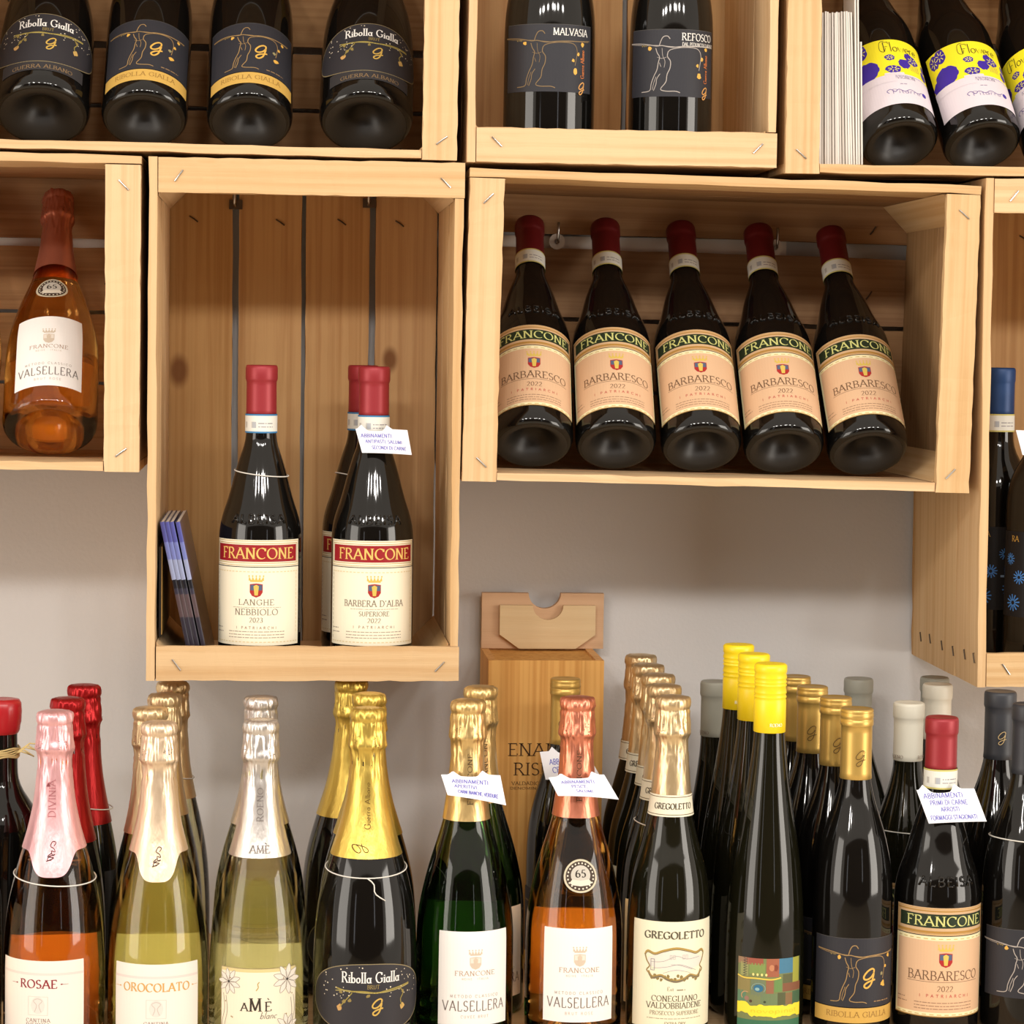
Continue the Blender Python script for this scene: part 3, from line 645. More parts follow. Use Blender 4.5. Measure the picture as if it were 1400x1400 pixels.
def L_franc(kind):
    P = Print(); x0, x1 = -54, 49
    if kind == 'barb':
        pap, bord, band, let = (206, 172, 132), (196, 150, 70), (36, 48, 30), (206, 206, 130)
    else:
        pap, bord, band, let = CREAM, (190, 160, 90), (152, 26, 34), (232, 190, 106)
    P.strip(x0, x1, 103, 77, pap, 0)
    P.frame(x0+1, 78, x1-x0-2, 24, .5, bord, 2); P.frame(x0+3.2, 80.2, x1-x0-6.4, 19.6, .6, bord, 2)
    b0, bh, lh = (81.8, 16.4, 10.4) if kind != 'barb' else (84, 13, 9)
    P.rect(x0+5, b0, x1-x0-10, bh, band, 2); P.text('FRANCONE', -.5, b0+(bh-lh)/2, lh, let, width=78, lay=5, wt=.17, thin=.05)
    if kind == 'barb': P.rect(x0+1, 79, x1-x0-2, 2.2, (176, 132, 62), 3); P.rect(x0+1, 99.2, x1-x0-2, 1.2, (176, 132, 62), 3)
    P.strip(x0, x1, 77, 76.2, (18, 16, 14), 0)
    P.strip(x0, x1, 76.2, 0, CREAM if kind != 'barb' else (238, 228, 184), 0)
    f = (224, 206, 160)
    if kind == 'barb':
        P.rect(x0+3, 4.2, x1-x0-6, 68, (218, 180, 144), 1); ink = (112, 84, 62); P.rect(x0, 0, x1-x0, 1, (170, 130, 70), 1)
        for i in range(14):
            P.rect(x0+4+i*7, 73.4, 4, .8, (200, 176, 110), 2); P.rect(x0+4+i*7, 1.8, 4, .8, (200, 176, 110), 2)
    else:
        ink = (120, 108, 94)
        for i in range(24): P.rect(x0+3+i*4.1, 71.5, 2.6, .9, f, 2); P.rect(x0+3+i*4.1, 2.8, 2.6, .9, f, 2)
        for i in range(15): P.rect(x0+3, 6+i*4.4, .9, 2.8, (190, 176, 150), 2); P.rect(x1-5, 12+i*4, .8, 2.8, f, 2)
    emblem(P, -1, 47, 1.0)
    if kind == 'langhe':
        P.text('LANGHE', -1, 39.6, 5.4, ink, width=35, sp=.16); P.micro(-25, 24, 36.8, 1.2, (190, 178, 158))
        P.text('NEBBIOLO', -1, 29.8, 5.8, ink, width=43, sp=.12); P.text('2023', -1, 22.6, 4.6, ink, width=13)
        P.text('I PATRIARCHI', -1, 16, 2.6, (160, 140, 124), width=40, serif=False, wt=.16, thin=.16, sp=.7)
    elif kind == 'barbera':
        P.text("BARBERA D'ALBA", -1, 38.6, 6, ink, width=62, sp=.12); P.micro(-25, 24, 35.6, 1.3, (190, 178, 158))
        P.text('SUPERIORE', -1, 29.2, 4.4, ink, width=30, sp=.12); P.text('2022', -1, 22.6, 4.4, ink, width=13)
        P.text('I PATRIARCHI', -1, 17, 2.6, (160, 140, 124), width=42, serif=False, wt=.16, thin=.16, sp=.7)
    else:
        P.text('BARBARESCO', -1, 35, 8.4, ink, width=72, sp=.10); P.rect(-38, 33, 74, .4, ink, 2); P.text('2022', -1, 24.4, 5, ink, width=15)
        P.text('I PATRIARCHI', -1, 18.6, 2.8, (190, 96, 84), width=48, serif=False, wt=.18, thin=.18, sp=.7)
    g = (170, 158, 140) if kind != 'barb' else (158, 124, 98)
    for y in (13, 10, 7.2): P.micro(-30, 28, y, 1.5, g)
    P.micro(-50, -40, 16, 1.6, g); P.micro(-50, -38, 12, 1.6, g)
    return P
def L_vals(last='BRUT ROSE'):
    P = Print(); P.strip(-35, 35, 87, 0, WHITE, 0); g = (176, 156, 140)
    emblem(P, 0, 52, .85, True)
    P.text('FRANCONE', 0, 46.4, 4.2, (170, 140, 118), width=38, sp=.16); P.text('NEIVE * ITALIA', 0, 42.4, 1.9, (200, 184, 168), width=25, serif=False, wt=.14, thin=.14, sp=.5)
    P.text('METODO CLASSICO', 0, 26, 2.6, (178, 168, 160), width=46, serif=False, wt=.14, thin=.14, sp=.5)
    P.text('VALSELLERA', 0, 13.6, 9.4, (116, 106, 102), width=61, serif=False, wt=.10, thin=.06, sp=.16)
    P.text(last, 0, 7, 2.6, (200, 188, 178), width=26, serif=False, wt=.14, thin=.14, sp=.5)
    return P
def leafblob(P, x, y, c, s=1.0):
    P.blob(x, y, 1.8*s, 2*s, c, 3, 9, .35)
def L_guerra(kind):
    """dark label with a vine that grows as a standing figure"""
    P = Print(); Rm = 37.4 if kind == 'g' else 43
    U = lambda x: Rm*math.asin(max(-.98, min(.98, (x-640)/575))); Vv = lambda y: (1185-y)/14.9
    lc = {'g': (158, 128, 84), 'malv': (128, 106, 74), 'ref': (170, 162, 156)}[kind]; lf = (222, 172, 78)
    bgc = (46, 46, 52)
    P.strip(-48, 50, 65, 0, bgc, 0)
    P.strip(-48, 50, 65, 64.6, (80, 78, 76), 1)
    def ln(pts, wd, c=lc): P.line(smooth_path([(U(a), Vv(b)) for a, b in pts], 4), wd, c, 3)
    ln([(110, 400), (240, 420), (340, 440), (430, 460), (500, 455), (620, 480), (760, 465), (900, 455), (1040, 450), (1150, 430)], .8)
    ln([(110, 410), (240, 440), (430, 450), (620, 470), (760, 478), (930, 460), (1140, 450)], .4)
    ln([(465, 450), (490, 370), (520, 325), (570, 320), (600, 360)], .8)
    ln([(420, 490), (440, 560), (470, 620), (455, 700), (440, 800), (400, 900), (370, 1000), (350, 1100), (250, 1118)], .8)
    ln([(480, 860), (440, 930), (430, 1010), (400, 1100)], .7); ln([(430, 900), (400, 1000), (385, 1090)], .5)
    ln([(580, 540), (570, 610), (610, 680), (605, 780), (570, 870), (555, 980), (490, 1080), (560, 1110), (680, 1110), (740, 1130)], .8)
    ln([(580, 545), (620, 510), (760, 480), (930, 480), (990, 520), (1010, 600), (1000, 700), (985, 800)], .7)
    ln([(500, 490), (510, 600), (540, 680), (530, 770)], .45); ln([(440, 620), (500, 640), (560, 620)], .4); ln([(470, 700), (490, 760)], .5)
    for x, y, s in ((345, 490, 1.0), (1075, 490, 1.0), (1025, 635, .9), (965, 730, .9), (990, 875, 1.5)): leafblob(P, U(x), Vv(y), lf if kind != 'g' or x < 400 or x > 980 else (150, 140, 100), s)
    for x in (250, 280, 300): leafblob(P, U(x), Vv(450), (120, 104, 66), .5)
    if kind == 'g':
        P.text('@', U(770), Vv(900), 17, (218, 172, 80), width=13, lay=4, wt=.10)
        for q in range(3): pass
        P.micro(U(850), U(1090), Vv(1118), 1.8, (150, 120, 84), 3)
        P.strip(-48, 50, -.2, -.9, (16, 14, 12), 0); P.strip(-48, 50, -.9, -15, (206, 166, 84), 0)
        P.text('RIBOLLA GIALLA', -1, -9.5, 5, (150, 112, 54), width=62, lay=2)
    else:
        if kind == 'malv': P.text('MALVASIA', 24, 54.5, 6.6, (232, 230, 224), width=38, lay=4, wt=.14, thin=.06)
        else:
            P.text('REFOSCO', 27, 54.5, 6.8, (232, 230, 224), width=37, lay=4, wt=.14, thin=.06); P.text('DAL PEDUNCOLO ROSSO', 29, 49, 3.4, (214, 210, 204), width=40, lay=4, wt=.15, thin=.08)
        P.text('Guerra Albano', 39, 14, 4.6, (190, 110, 60), width=27, lay=4, up=True, align='l', wt=.16)
        P.text('@', 36, -1, 11, (206, 150, 84), width=8, lay=4, wt=.1)
    return P
def L_ribolla(cut=False):
    """oval dark label with star dots, vine and white lettering"""
    P = Print(); a, b, cy = 63, 34, 34
    U = lambda x: 47*math.asin(max(-.99, min(.99, (x-1043)/336))); Vv = lambda y: 68-(y-85)/7.05
    e = lambda x, k=1: b*math.sqrt(max(0, 1-abs(x/a)**2.4))
    P.strip(-a, a, lambda x: cy+e(x), lambda x: cy-e(x)*.86, (138, 124, 92), 0, 1.5)
    P.strip(-a+.8, a-.8, lambda x: cy+e(x*1.012)-.7, lambda x: cy-e(x*1.012)*.86+.7, (48, 46, 50), 1, 1.5)
    P.strip(-44, 44, 9, -6, (52, 50, 52), 0)
    P.text('GUERRA ALBANO', 0, -3.5, 4.4, (150, 122, 86), width=60, lay=3)
    P.text('Ribolla Gialla', 1, Vv(206), 9.4, (238, 234, 228), width=54, lay=4, wt=.135, thin=.06)
    P.text('BRUT', 3, Vv(246), 3.6, (160, 140, 84), width=11, lay=4)
    rs = random.Random(4)
    for i in range(66):
        x = rs.uniform(-48, 52); y = rs.uniform(36, 66)
        if (abs(x) < 29 and 47 < y < 60) or (abs(x-3) < 8 and y < 50) or y > cy+e(x)-2: continue
        P.blob(x, y, rs.uniform(.35, .8), rs.uniform(.35, .8), (226, 214, 190), 3, 6)
    c = (150, 134, 66)
    def ln(pts, wd, cc=c): P.line(smooth_path([(U(x), Vv(y)) for x, y in pts], 4), wd, cc, 3)
    ln([(830, 245), (900, 262), (1000, 262), (1080, 272), (1150, 262), (1230, 248), (1300, 235)], 1.3); ln([(830, 265), (900, 258), (1000, 270), (1150, 270), (1300, 242)], .7, (176, 160, 96))
    ln([(930, 272), (900, 310), (880, 335), (855, 370)], .9); ln([(1240, 255), (1262, 290), (1245, 330), (1258, 380)], .9)
    for x, y in ((860, 270), (1030, 290), (1260, 280), (915, 322), (880, 330)): leafblob(P, U(x), Vv(y), (140, 122, 70), .9)
    leafblob(P, U(856), Vv(372), (196, 152, 92), 1.5); leafblob(P, U(1256), Vv(376), (196, 160, 92), 1.5)
    P.text('@', U(1092), Vv(410), 14, (200, 164, 80), width=11, lay=4, wt=.1)
    return P
def L_divinia(word, col):
    P = Print(); wd = 42
    P.strip(-wd, wd, 82, 0, (236, 226, 216), 0)
    for y in (69, 13): P.rect(-wd, y, 2*wd, 2.2, (224, 210, 202), 1)
    P.text(word, 0, 57.5, 7.4, col, width=34 if word == 'ROSAE' else 62, lay=3, wt=.18, thin=.06, sp=.12)
    for s in (-1, 1):
        w2 = (19 if word == 'ROSAE' else 33); P.blob(s*(w2+2), 61, 1.1, .6, col, 3, 6); P.rect(min(s*(w2+3), s*(w2+8)), 60.8, 5, .3, col, 3)
    P.frame(-9, 33, 18, 17, .35, (206, 196, 188), 2); P.bigblob(0, 42, 6.4, 7.6, (222, 214, 206), 2)
    P.line(smooth_path([(-3, 36), (-1, 42), (-4, 46), (0, 48), (4, 46), (1, 42), (3, 36)], 3), .7, (196, 186, 178), 3)
    P.text('Cantina'.upper(), 0, 26.8, 3.2, (128, 104, 96), width=22, sp=.2); P.text('DIVINIA', 0, 22.0, 3.8, (128, 104, 96), width=22, sp=.2); P.quad([(-1.4, 19.8), (1.4, 19.8), (0, 17)], (110, 60, 60), 3)
    return P
def flower_art(P, cx, cy, s, flip, col=(150, 140, 128)):
    for k in range(9):
        a = R(20+k*40); pts = smooth_path([(cx, cy), (cx+flip*s*.55*math.cos(a-.35), cy+s*.55*math.sin(a-.35)), (cx+flip*s*math.cos(a), cy+s*math.sin(a)), (cx+flip*s*.55*math.cos(a+.35), cy+s*.55*math.sin(a+.35)), (cx, cy)], 4)
        P.quad([pts[i] for i in range(0, len(pts)-1, 2)], (226, 218, 206), 2); P.line(pts, .45, col, 3)
    P.blob(cx, cy, 1.2, 1.2, (60, 54, 50), 4, 7)
def L_ame():
    P = Print(); c = (234, 224, 200)
    P.strip(-37, 37, 74, -12, c, 0); P.frame(-37, -12, 74, 86, .5, (150, 130, 96), 1); P.rect(-37, 70.5, 74, 3.2, (214, 196, 140), 1)
    flower_art(P, -28, 61, 12, 1); flower_art(P, 27, 63, 14, -1); flower_art(P, 27, 20, 12, 1)
    for x0, y0 in ((-34, 50), (-31, 48), (34, 48), (31, 46)):
        P.line(smooth_path([(x0, y0), (x0+1.5, y0-14), (x0-1.5, y0-28), (x0+.5, y0-42)], 4), .5, (150, 140, 128), 3)
    for i in range(16): P.blob(random.choice((-1, 1))*random.uniform(19, 34), random.uniform(10, 66), .6, .7, (150, 128, 80), 3, 6)
    P.text('A', -12.5, 35.5, 7.2, INK, width=6.4, wt=.17); P.text('M', -2.5, 35.5, 11.5, INK, width=11, wt=.15); P.text('E', 9, 35.5, 8.2, INK, width=6, wt=.17); P.line([(8.2, 47.2), (9.6, 45.6)], .7, INK, 4)
    P.text('blanc', 9, 28.5, 6.4, (120, 112, 104), width=15, serif=False, wt=.09, thin=.05, slant=.3); P.line(smooth_path([(-2, 54), (0, 57), (-.6, 60), (1, 62)], 3), .7, (180, 150, 70), 3)
    P.frame(-22, -6, 44, 24, .5, (190, 170, 110), 2)
    return P
def L_greg():
    P = Print(); c = (238, 232, 204); P.strip(-45, 45, 100, 0, c, 0); k = (92, 86, 70)
    P.text('GREGOLETTO', 0, 84, 6.6, k, width=61, wt=.24, thin=.07, lay=3)
    g = (176, 146, 78); g2 = (120, 110, 90)
    P.strip(-27, 27, lambda x: 66+7*math.cos(x/27*1.6), lambda x: 59-5.5*math.cos(x/27*1.6), (228, 220, 208), 1, 1.5)
    top = [(-30, 68), (-27, 72), (-20, 70), (-12, 73), (0, 75.5), (12, 73), (20, 70.5), (27, 72.5), (30, 69)]
    P.line(smooth_path(top, 4), 1.8, g, 3); P.line(smooth_path([(a, b-1.3) for a, b in top], 4), .6, g2, 3)
    bot = [(-26, 52), (-22, 47), (-14, 49), (-8, 46), (0, 44), (8, 46), (14, 49), (22, 47), (26, 53)]
    P.line(smooth_path(bot, 4), 1.8, g2, 3); P.line(smooth_path([(a, b+1.5) for a, b in bot], 4), 1.2, g, 3)
    for s in (-1, 1): P.line(smooth_path([(s*30, 69), (s*28, 63), (s*25, 58), (s*28, 54), (s*25, 51)], 4), 1.2, (148, 126, 78), 3)
    for i in range(16): leafblob(P, -23+i*3.1, 47.5+2*math.sin(i*1.7), (140, 122, 74), .8)
    for pts in ([(-24, 62), (-12, 63), (0, 68), (10, 65), (24, 66)], [(-22, 56), (-8, 58), (4, 60), (20, 54)], [(-12, 52), (0, 55), (14, 52)], [(-5, 60), (3, 59.5), (16, 55)]): P.line(smooth_path(pts, 4), .4, (160, 156, 158), 3)
    P.frame(-24, 54, 4, 11, .6, (150, 146, 150), 3)
    for x in (-6, -3, 6, 9): P.frame(x, 65, 2, 4, .3, (176, 172, 172), 3)
    P.text('Est', -5, 35.5, 3.6, (140, 132, 110), width=6, serif=False); P.micro(1, 9, 35.6, 2.2, (150, 142, 120))
    P.text('CONEGLIANO', 0, 25.6, 5.2, k, width=45, wt=.15); P.text('VALDOBBIADENE', 0, 19, 5.2, k, width=55, wt=.15)
    P.text('PROSECCO SUPERIORE', 0, 12.8, 3.6, (128, 120, 98), width=48); P.micro(-27, 27, 9, 1.3, (170, 162, 138)); P.text('EXTRA DRY', 0, 3.2, 3, (128, 120, 98), width=20)
    return P
def L_patch():
    P = Print(); x0, x1 = -33, 33; top = 66
    P.strip(x0, x1, top, -12, (118, 128, 82), 0)
    def q(a, b, c_, d, col, l=1): P.rect(a, b, c_-a, d-b, col, l)
    q(-33, 58, -22, 66, (148, 118, 92)); q(-26, 58, -8, 66, (152, 84, 68)); q(-30, 44, -22, 60, (150, 152, 98)); q(-21, 47, -6, 60, (126, 146, 82)); q(-5, 44, 7, 66, (158, 96, 72))
    q(7, 48, 22, 66, (70, 122, 150)); q(22, 36, 31, 66, (158, 158, 66)); q(31, 36, 33, 66, (50, 60, 40)); q(-33, 24, -20, 43, (138, 126, 78)); q(-19, 20, -6, 42, (112, 124, 96)); q(-5, 24, 2, 42, (146, 100, 76))
    q(3, 26, 10, 42, (104, 140, 82)); q(11, 26, 33, 36, (128, 84, 60)); q(11, 36, 22, 47, (92, 96, 64)); q(-33, 12, -24, 26, (92, 128, 100)); q(-10, 10, 6, 24, (110, 128, 92)); q(6, 10, 14, 25, (86, 92, 62)); q(14, 10, 22, 24, (132, 104, 70)); q(22, 10, 33, 25, (70, 100, 72)); q(-24, 10, -10, 22, (120, 128, 88))
    P.line(smooth_path([(-33, 44), (-26, 41.5), (-14, 42), (0, 41), (9, 43)], 5), 1.7, (224, 196, 84), 4)
    for i in range(4): P.blob(-17+i*4, 46.5, 1.1, 1.7, (240, 220, 140), 4, 7)
    for i in range(7): P.line([(-27, 44+i*3), (-23, 46+i*3), (-27, 47+i*3)], .7, (70, 66, 66), 4)
    P.blob(-12, 30, 4.6, 4.6, (52, 108, 140), 4, 14); P.blob(-13, 29, 2.2, 2, (140, 176, 176), 5, 8); P.line(arc(-12, 30, 6.4, 6.2, -40, 200, 8), .6, (140, 168, 160), 4)
    P.line(arc(-24, 20, 4.4, 5, 60, 220, 8), 1, (190, 150, 110), 4); P.blob(-23, 17, 2.4, 2.8, (150, 116, 100), 4); P.blob(-19, 14, 1.4, 1.8, (80, 60, 44), 4); P.blob(-6, 14, 1.2, 1.4, (60, 70, 50), 4)
    P.blob(0, 55, 2.6, 4, (190, 130, 96), 4); P.blob(4, 55, 2, 4, (130, 66, 50), 4)
    rs = random.Random(3); zz = [rs.uniform(-1.3, 1.3) for _ in range(40)]
    P.strip(x0, x1, lambda x: 9.5+zz[int((x+33)/2.2) % 40]-(0 if x > -20 else -3), lambda x: -4+zz[(int((x+33)/2.2)+9) % 40]+(0 if x > -20 else 3), (244, 222, 62), 3, 2.2)
    P.text('novopinot', 4, .6, 6.5, (226, 196, 50), width=46, lay=6, serif=False, wt=.1)
    P.V = [(a, 66-(66-b)*.78, l) for a, b, l in P.V]; P.strip(x0, x1, 8, -4, (60, 112, 84), 1)
    return P
def L_flower():
    P = Print(); x0, x1 = -46, 46; pu = (66, 44, 158)
    P.strip(x0, x1, 88, 40, (246, 232, 44), 0); P.strip(x0, x1, 40, 0, (224, 214, 222), 0)
    def fl(x, y, rx, ry, hollow=False):
        P.blob(x, y, rx, ry, pu, 2, 22, .12)
        if hollow:
            for k in range(7): a = k*.9; P.line([(x+rx*.25*math.cos(a), y+ry*.25*math.sin(a)), (x+rx*.75*math.cos(a), y+ry*.75*math.sin(a))], .8, (240, 230, 110), 4)
    P.quad([(-46, 40.2), (-46, 38), (-38, 38), (-38, 40.2)], pu, 2)
    P.blob(-27, 51, 13, 12, pu, 2, 26, .09); P.blob(-38, 44, 8, 8, pu, 3, 22, .1); P.strip(-46, 0, 39.5, 30, (224, 214, 222), 5)
    fl(-36, 76, 6, 9, True); fl(-28, 79, 6.5, 9, True); fl(-1, 63, 5, 4, True); fl(0, 47, 8, 5, True); fl(13, 55, 6.5, 6.5); fl(24, 62, 7.6, 6.2, True); fl(20, 66, 5, 5); fl(38, 48, 4.6, 6); fl(41, 60, 3.4, 5)
    P.strip(-10, 10, 42.5, 40, (224, 214, 222), 1)
    for i in range(6): P.line([(20+i*2, 56), (19.5+i*2, 47)], .4, (150, 120, 110), 3)
    P.text('Flowere', 13, 71, 13, (44, 38, 40), width=38, lay=6, serif=False, wt=.06, thin=.03, sp=.02); P.line(smooth_path([(-3, 86), (-8, 84), (-9, 74), (-5, 71), (-3, 76)], 4), .5, (44, 38, 40), 6)
    P.text('SAUVIGNON', 6, 33.5, 3.4, (130, 120, 150), width=30, lay=3); P.micro(-12, 40, 37.4, 1.4, (170, 160, 190), 3); P.micro(3, 10, 26, 1.6, (150, 140, 165), 3)
    P.line(smooth_path([(-10, 15), (-12, 18), (-8, 20), (-4, 16), (0, 19), (6, 16), (12, 19), (20, 16), (26, 19)], 4), .7, (120, 104, 160), 3); P.text('Pitarro', 8, 13.5, 6, (120, 104, 160), width=30, lay=4, serif=False, wt=.08, thin=.05); fl(29, 17, 3, 3)
    return P
def L_bluefl():
    P = Print(); P.strip(-46, 46, 86, 0, (22, 22, 26), 0); c = (70, 130, 206)
    P.text('FRANCONE'[1:3], -26, 76, 5.5, (190, 150, 70), width=9, lay=3)
    for x, y, s in ((-32, 58, 6), (-27, 14, 8.5), (-20, 40, 7), (0, 22, 8), (-6, 58, 6), (18, 44, 8), (30, 18, 7)):
        for k in range(12):
            a = R(k*30+7); P.line([(x+s*.25*math.cos(a), y+s*.25*math.sin(a)), (x+s*math.cos(a), y+s*math.sin(a))], s*.16, c, 3)
    P.micro(-10, 12, 34, 4, (120, 150, 190)); return P
def L_beige():
    P = Print(); P.strip(-50, 50, 92, 0, (222, 204, 168), 0); P.frame(-49, 1, 98, 90, .6, (190, 160, 110), 1)
    for y, wd in ((64, 30), (54, 40)): P.micro(-wd, wd, y, 5, (120, 100, 80))
    for y in (22, 16, 10): P.micro(-46, 46, y, 2.4, (130, 110, 90))
    return P
def L_back(w_=50, h_=80): P = Print(); P.strip(-w_, w_, h_, 0, (246, 242, 236), 0); return P
def L_docstrip(kind, rf):
    P = Print(); h = 18.5; wd = 46; b = (64, 128, 178) if kind == 'blue' else (206, 196, 120)
    P.strip(-wd, wd, h, 0, b, 0, 2); P.strip(-wd, wd, h-1.6, 1.6, (228, 228, 220), 1, 2)
    P.rect(-8, 5, 4, 6, (176, 180, 186), 2); P.micro(-2, 13, 9, 1.7, (150, 146, 150)); P.micro(-2, 13, 5.6, 1.7, (160, 156, 160))
    for i in range(-5, 6): P.rect(i*9+14 if i > 0 else i*9-9, 5, 3, 6, (190, 186, 180), 2)
    return P

# ------------------------------------------------------------------ bottle kinds: lists of (part name, mesh, part label)
def Hof(px, py, Y): return at(px, py, Y).z-SHELF
def vz(px, py, Y, Rm): return at(px, py, Y-Rm).z-SHELF
K = {}
FS = [0]
def kind(key, shape, H, k, gmat, closure, labels=(), emboss=None):
    me, f, Rm = glass_mesh(shape, H, k, gmat, emboss); parts = [('glass_body', me, None)]
    cn, cmat, ln = closure[:3]; clabel = closure[3] if len(closure) > 3 else None; opt = closure[4] if len(closure) > 4 else {}
    if cn == 'foil': FS[0] += 1; parts.append(('foil', foil_mesh(f, H, ln, cmat, opt.get('tongue', 0), opt.get('wob', .0010), FS[0]), clabel))
    else: parts.append(('capsule' if cn != 'screw' else 'screw_cap', capsule_mesh(f, H, ln, cmat, cn), clabel))
    for nm, P, zb, th, lab in labels:
        capr = nm in ('capsule_print', 'neck_strip')
        if capr: rf = (lambda z: max(f(z), .0147 if cn != 'screw' else .01505)+.0007)
        elif nm in ('foil_print', 'foil_collar'): rf = (lambda z: max(f(z), .0150)+.0011)
        else: rf = f
        off = .00035 if nm not in ('foil_print',) else .0004
        parts.append((nm, P.build(nm, on_bottle(rf, zb, R(th), off)), lab))
    K[key] = (parts, H, Rm, f); return K[key]
def make(key, name, label, group, cat='bottle', drop=()):
    parts, H, Rm, f = K[key]; o = empty(name, (0, 0, 0), label, cat, group); kids = []
    for n, me, lab in parts:
        if n in drop: continue
        par = o
        if n in ('foil_print', 'foil_collar'): par = [c for c in kids if c[0] == 'foil'][0][1]
        if n == 'capsule_print': par = [c for c in kids if c[0] in ('capsule', 'screw_cap')][0][1]
        kids.append((n, obj(n, me, par, label=lab)))
    return o
def stand(key, px, py, Y, label, group=None, name='wine_bottle', zs=None, turn=0, dx=0, drop=()):
    o = make(key, name, label, group, drop=drop); X = at(px, py, Y).x+dx; o.location = (X, Y, SHELF if zs is None else zs); o.rotation_euler = (0, 0, R(turn)); return o
def lean(key, base_px, crate_key, label, group=None, name='wine_bottle', top_px=None, dx=0, yb=-.205, turn=0):
    o = make(key, name, label, group); H, Rm = K[key][1:3]
    st = (-.0175-yb)/H; cz = math.sqrt(1-st*st); X = at(base_px[0], base_px[1], yb).x
    if top_px: dx = (at(top_px[0], top_px[1], -.0165).x-X)/H
    ax = Vector((dx, st, cz)).normalized()
    xx = Vector((1, 0, 0)); xx = (xx-ax*xx.dot(ax)).normalized(); yy = ax.cross(xx)
    z = floor_z(crate_key, X)+(Rm-.0062)*ax.y+.0014
    M = Matrix(((xx.x, yy.x, ax.x), (xx.y, yy.y, ax.y), (xx.z, yy.z, ax.z))) @ Matrix.Rotation(R(turn), 3, 'Z')
    o.matrix_world = Matrix.Translation((X, yb, z)) @ M.to_4x4(); o.rotation_mode = 'XYZ'
    return o

YF = -.39
def vtext(s, h, u, v, ln, col, **k):
    P = Print(); P.text(s, u+h/2, v, h, col, width=ln, lay=2, up=True, align='l', **k); return P
# prestige sparkling bottles at the front left
YP = -.42
Hp = Hof(75, 970, YP); K_T = lambda px, py, Rm=.045, Y=YP: vz(px, py, Y, Rm)
def divfoil(word=True):
    P = Print(); P.text('DIVINIA', 2.5, 0, 6, (170, 104, 110), width=33, lay=2, up=True, align='l', wt=.1, thin=.05); P.quad([(-2.5, 27), (-4.5, 31), (-6.5, 27)], (128, 60, 66), 2); return P
def scrib():
    P = Print(); P.line(smooth_path([(2, 13), (4, 16), (1, 17), (-1, 13), (2, 11), (3, 8), (0, 9), (1, 5), (3, 6), (-2, 4), (-3, 1), (0, 1)], 4), .6, (70, 40, 40), 2); P.line(smooth_path([(0, 7), (-3, 4), (2, 3), (-4, 0)], 4), .7, (60, 40, 40), 2); return P
kind('rosae', 'prestige', Hp, 1, GL_PINK, ('foil', F_PINK, .124, 'pink crinkled foil', {'tongue': .022}),
     [('label', L_divinia('ROSAE', (136, 40, 50)), K_T(60, 1318)-.0795, -13, 'cream label with dark red lettering'), ('back_label', L_back(52, 85), K_T(75, 1305)-.085, 180, None),
      ('foil_print', divfoil(), K_T(75, 1117, .02), 0, None), ('foil_print', scrib(), K_T(75, 1177, .03), 0, None)])
Ho = Hof(218, 985, YP)
kind('orocolato', 'prestige', Ho, 1, GL_GOLD, ('foil', F_ROSG, .117, 'pale rose-gold crinkled foil', {'tongue': .024}),
     [('label', L_divinia('OROCOLATO', (206, 160, 84)), K_T(216, 1322)-.080, 1, 'cream label with pale gold lettering'), ('back_label', L_back(52, 85), K_T(218, 1305)-.085, 180, None), ('foil_print', scrib(), K_T(218, 1185, .03), 0, None)])
Ha = Hof(357, 982, YP)
kind('ame', 'prestige', Ha, 1, GL_LEMON, ('foil', F_SILV, .123, 'silver white foil'),
     [('label', L_ame(), K_T(356, 1326)-.073, 0, 'cream label with flower drawings'), ('back_label', L_back(54, 85), K_T(357, 1318)-.085, 180, None),
      ('foil_print', vtext('ROENO', 5.4, 0, 0, 30, (120, 112, 110), wt=.1, thin=.05), K_T(357, 1123, .02), 0, None), ('foil_print', vtext('AME', 7, -1, 0, 1, (0, 0, 0)) if 0 else (lambda P: (P.text('AME', 0, 0, 6.5, (130, 122, 118), width=17, lay=2, wt=.12), P.line([(4.6, 9), (6, 7.6)], .7, (130, 122, 118), 2), P)[2])(Print()), K_T(357, 1166, .026), 0, None)])
Hr = Hof(503, 966, YP)
kind('ribolla', 'prestige', Hr, 1.045, GL_BLACK, ('foil', F_YEL, .134, 'yellow-gold crinkled foil'),
     [('label', L_ribolla(), K_T(505, 1318, .047)-.068, 4, 'oval charcoal label with white lettering'), ('foil_print', vtext('Guerra Albano', 5.2, 0, 0, 41, (96, 74, 24), serif=False, wt=.1, thin=.06), K_T(503, 1132, .02), 0, None),
      ('foil_print', (lambda P: (P.text('@', 0, 0, 13, (90, 68, 24), width=9, lay=2, up=True, wt=.05), P)[1])(Print()), K_T(503, 1160, .03), 0, None)])
Hv = Hof(640, 955, YF); KV = lambda px, py, Rm=.045: vz(px, py, YF, Rm)
fr = lambda: vtext('FRANCONE', 4.6, 0, 0, 47, (70, 54, 34), wt=.13, thin=.06)
kind('vals_green', 'classic', Hv, 1, GL_GREEN, ('foil', F_GOLD, .111, 'gold crinkled foil'),
     [('label', L_vals('CUVEE BRUT'), KV(654, 1274)-.087, 9, 'white label with thin grey lettering'), ('back_label', L_back(48, 80), KV(640, 1238)-.095, 180, None), ('foil_print', fr(), KV(640, 1100, .018), 5, None)])
Hs = Hof(790, 951, YF)
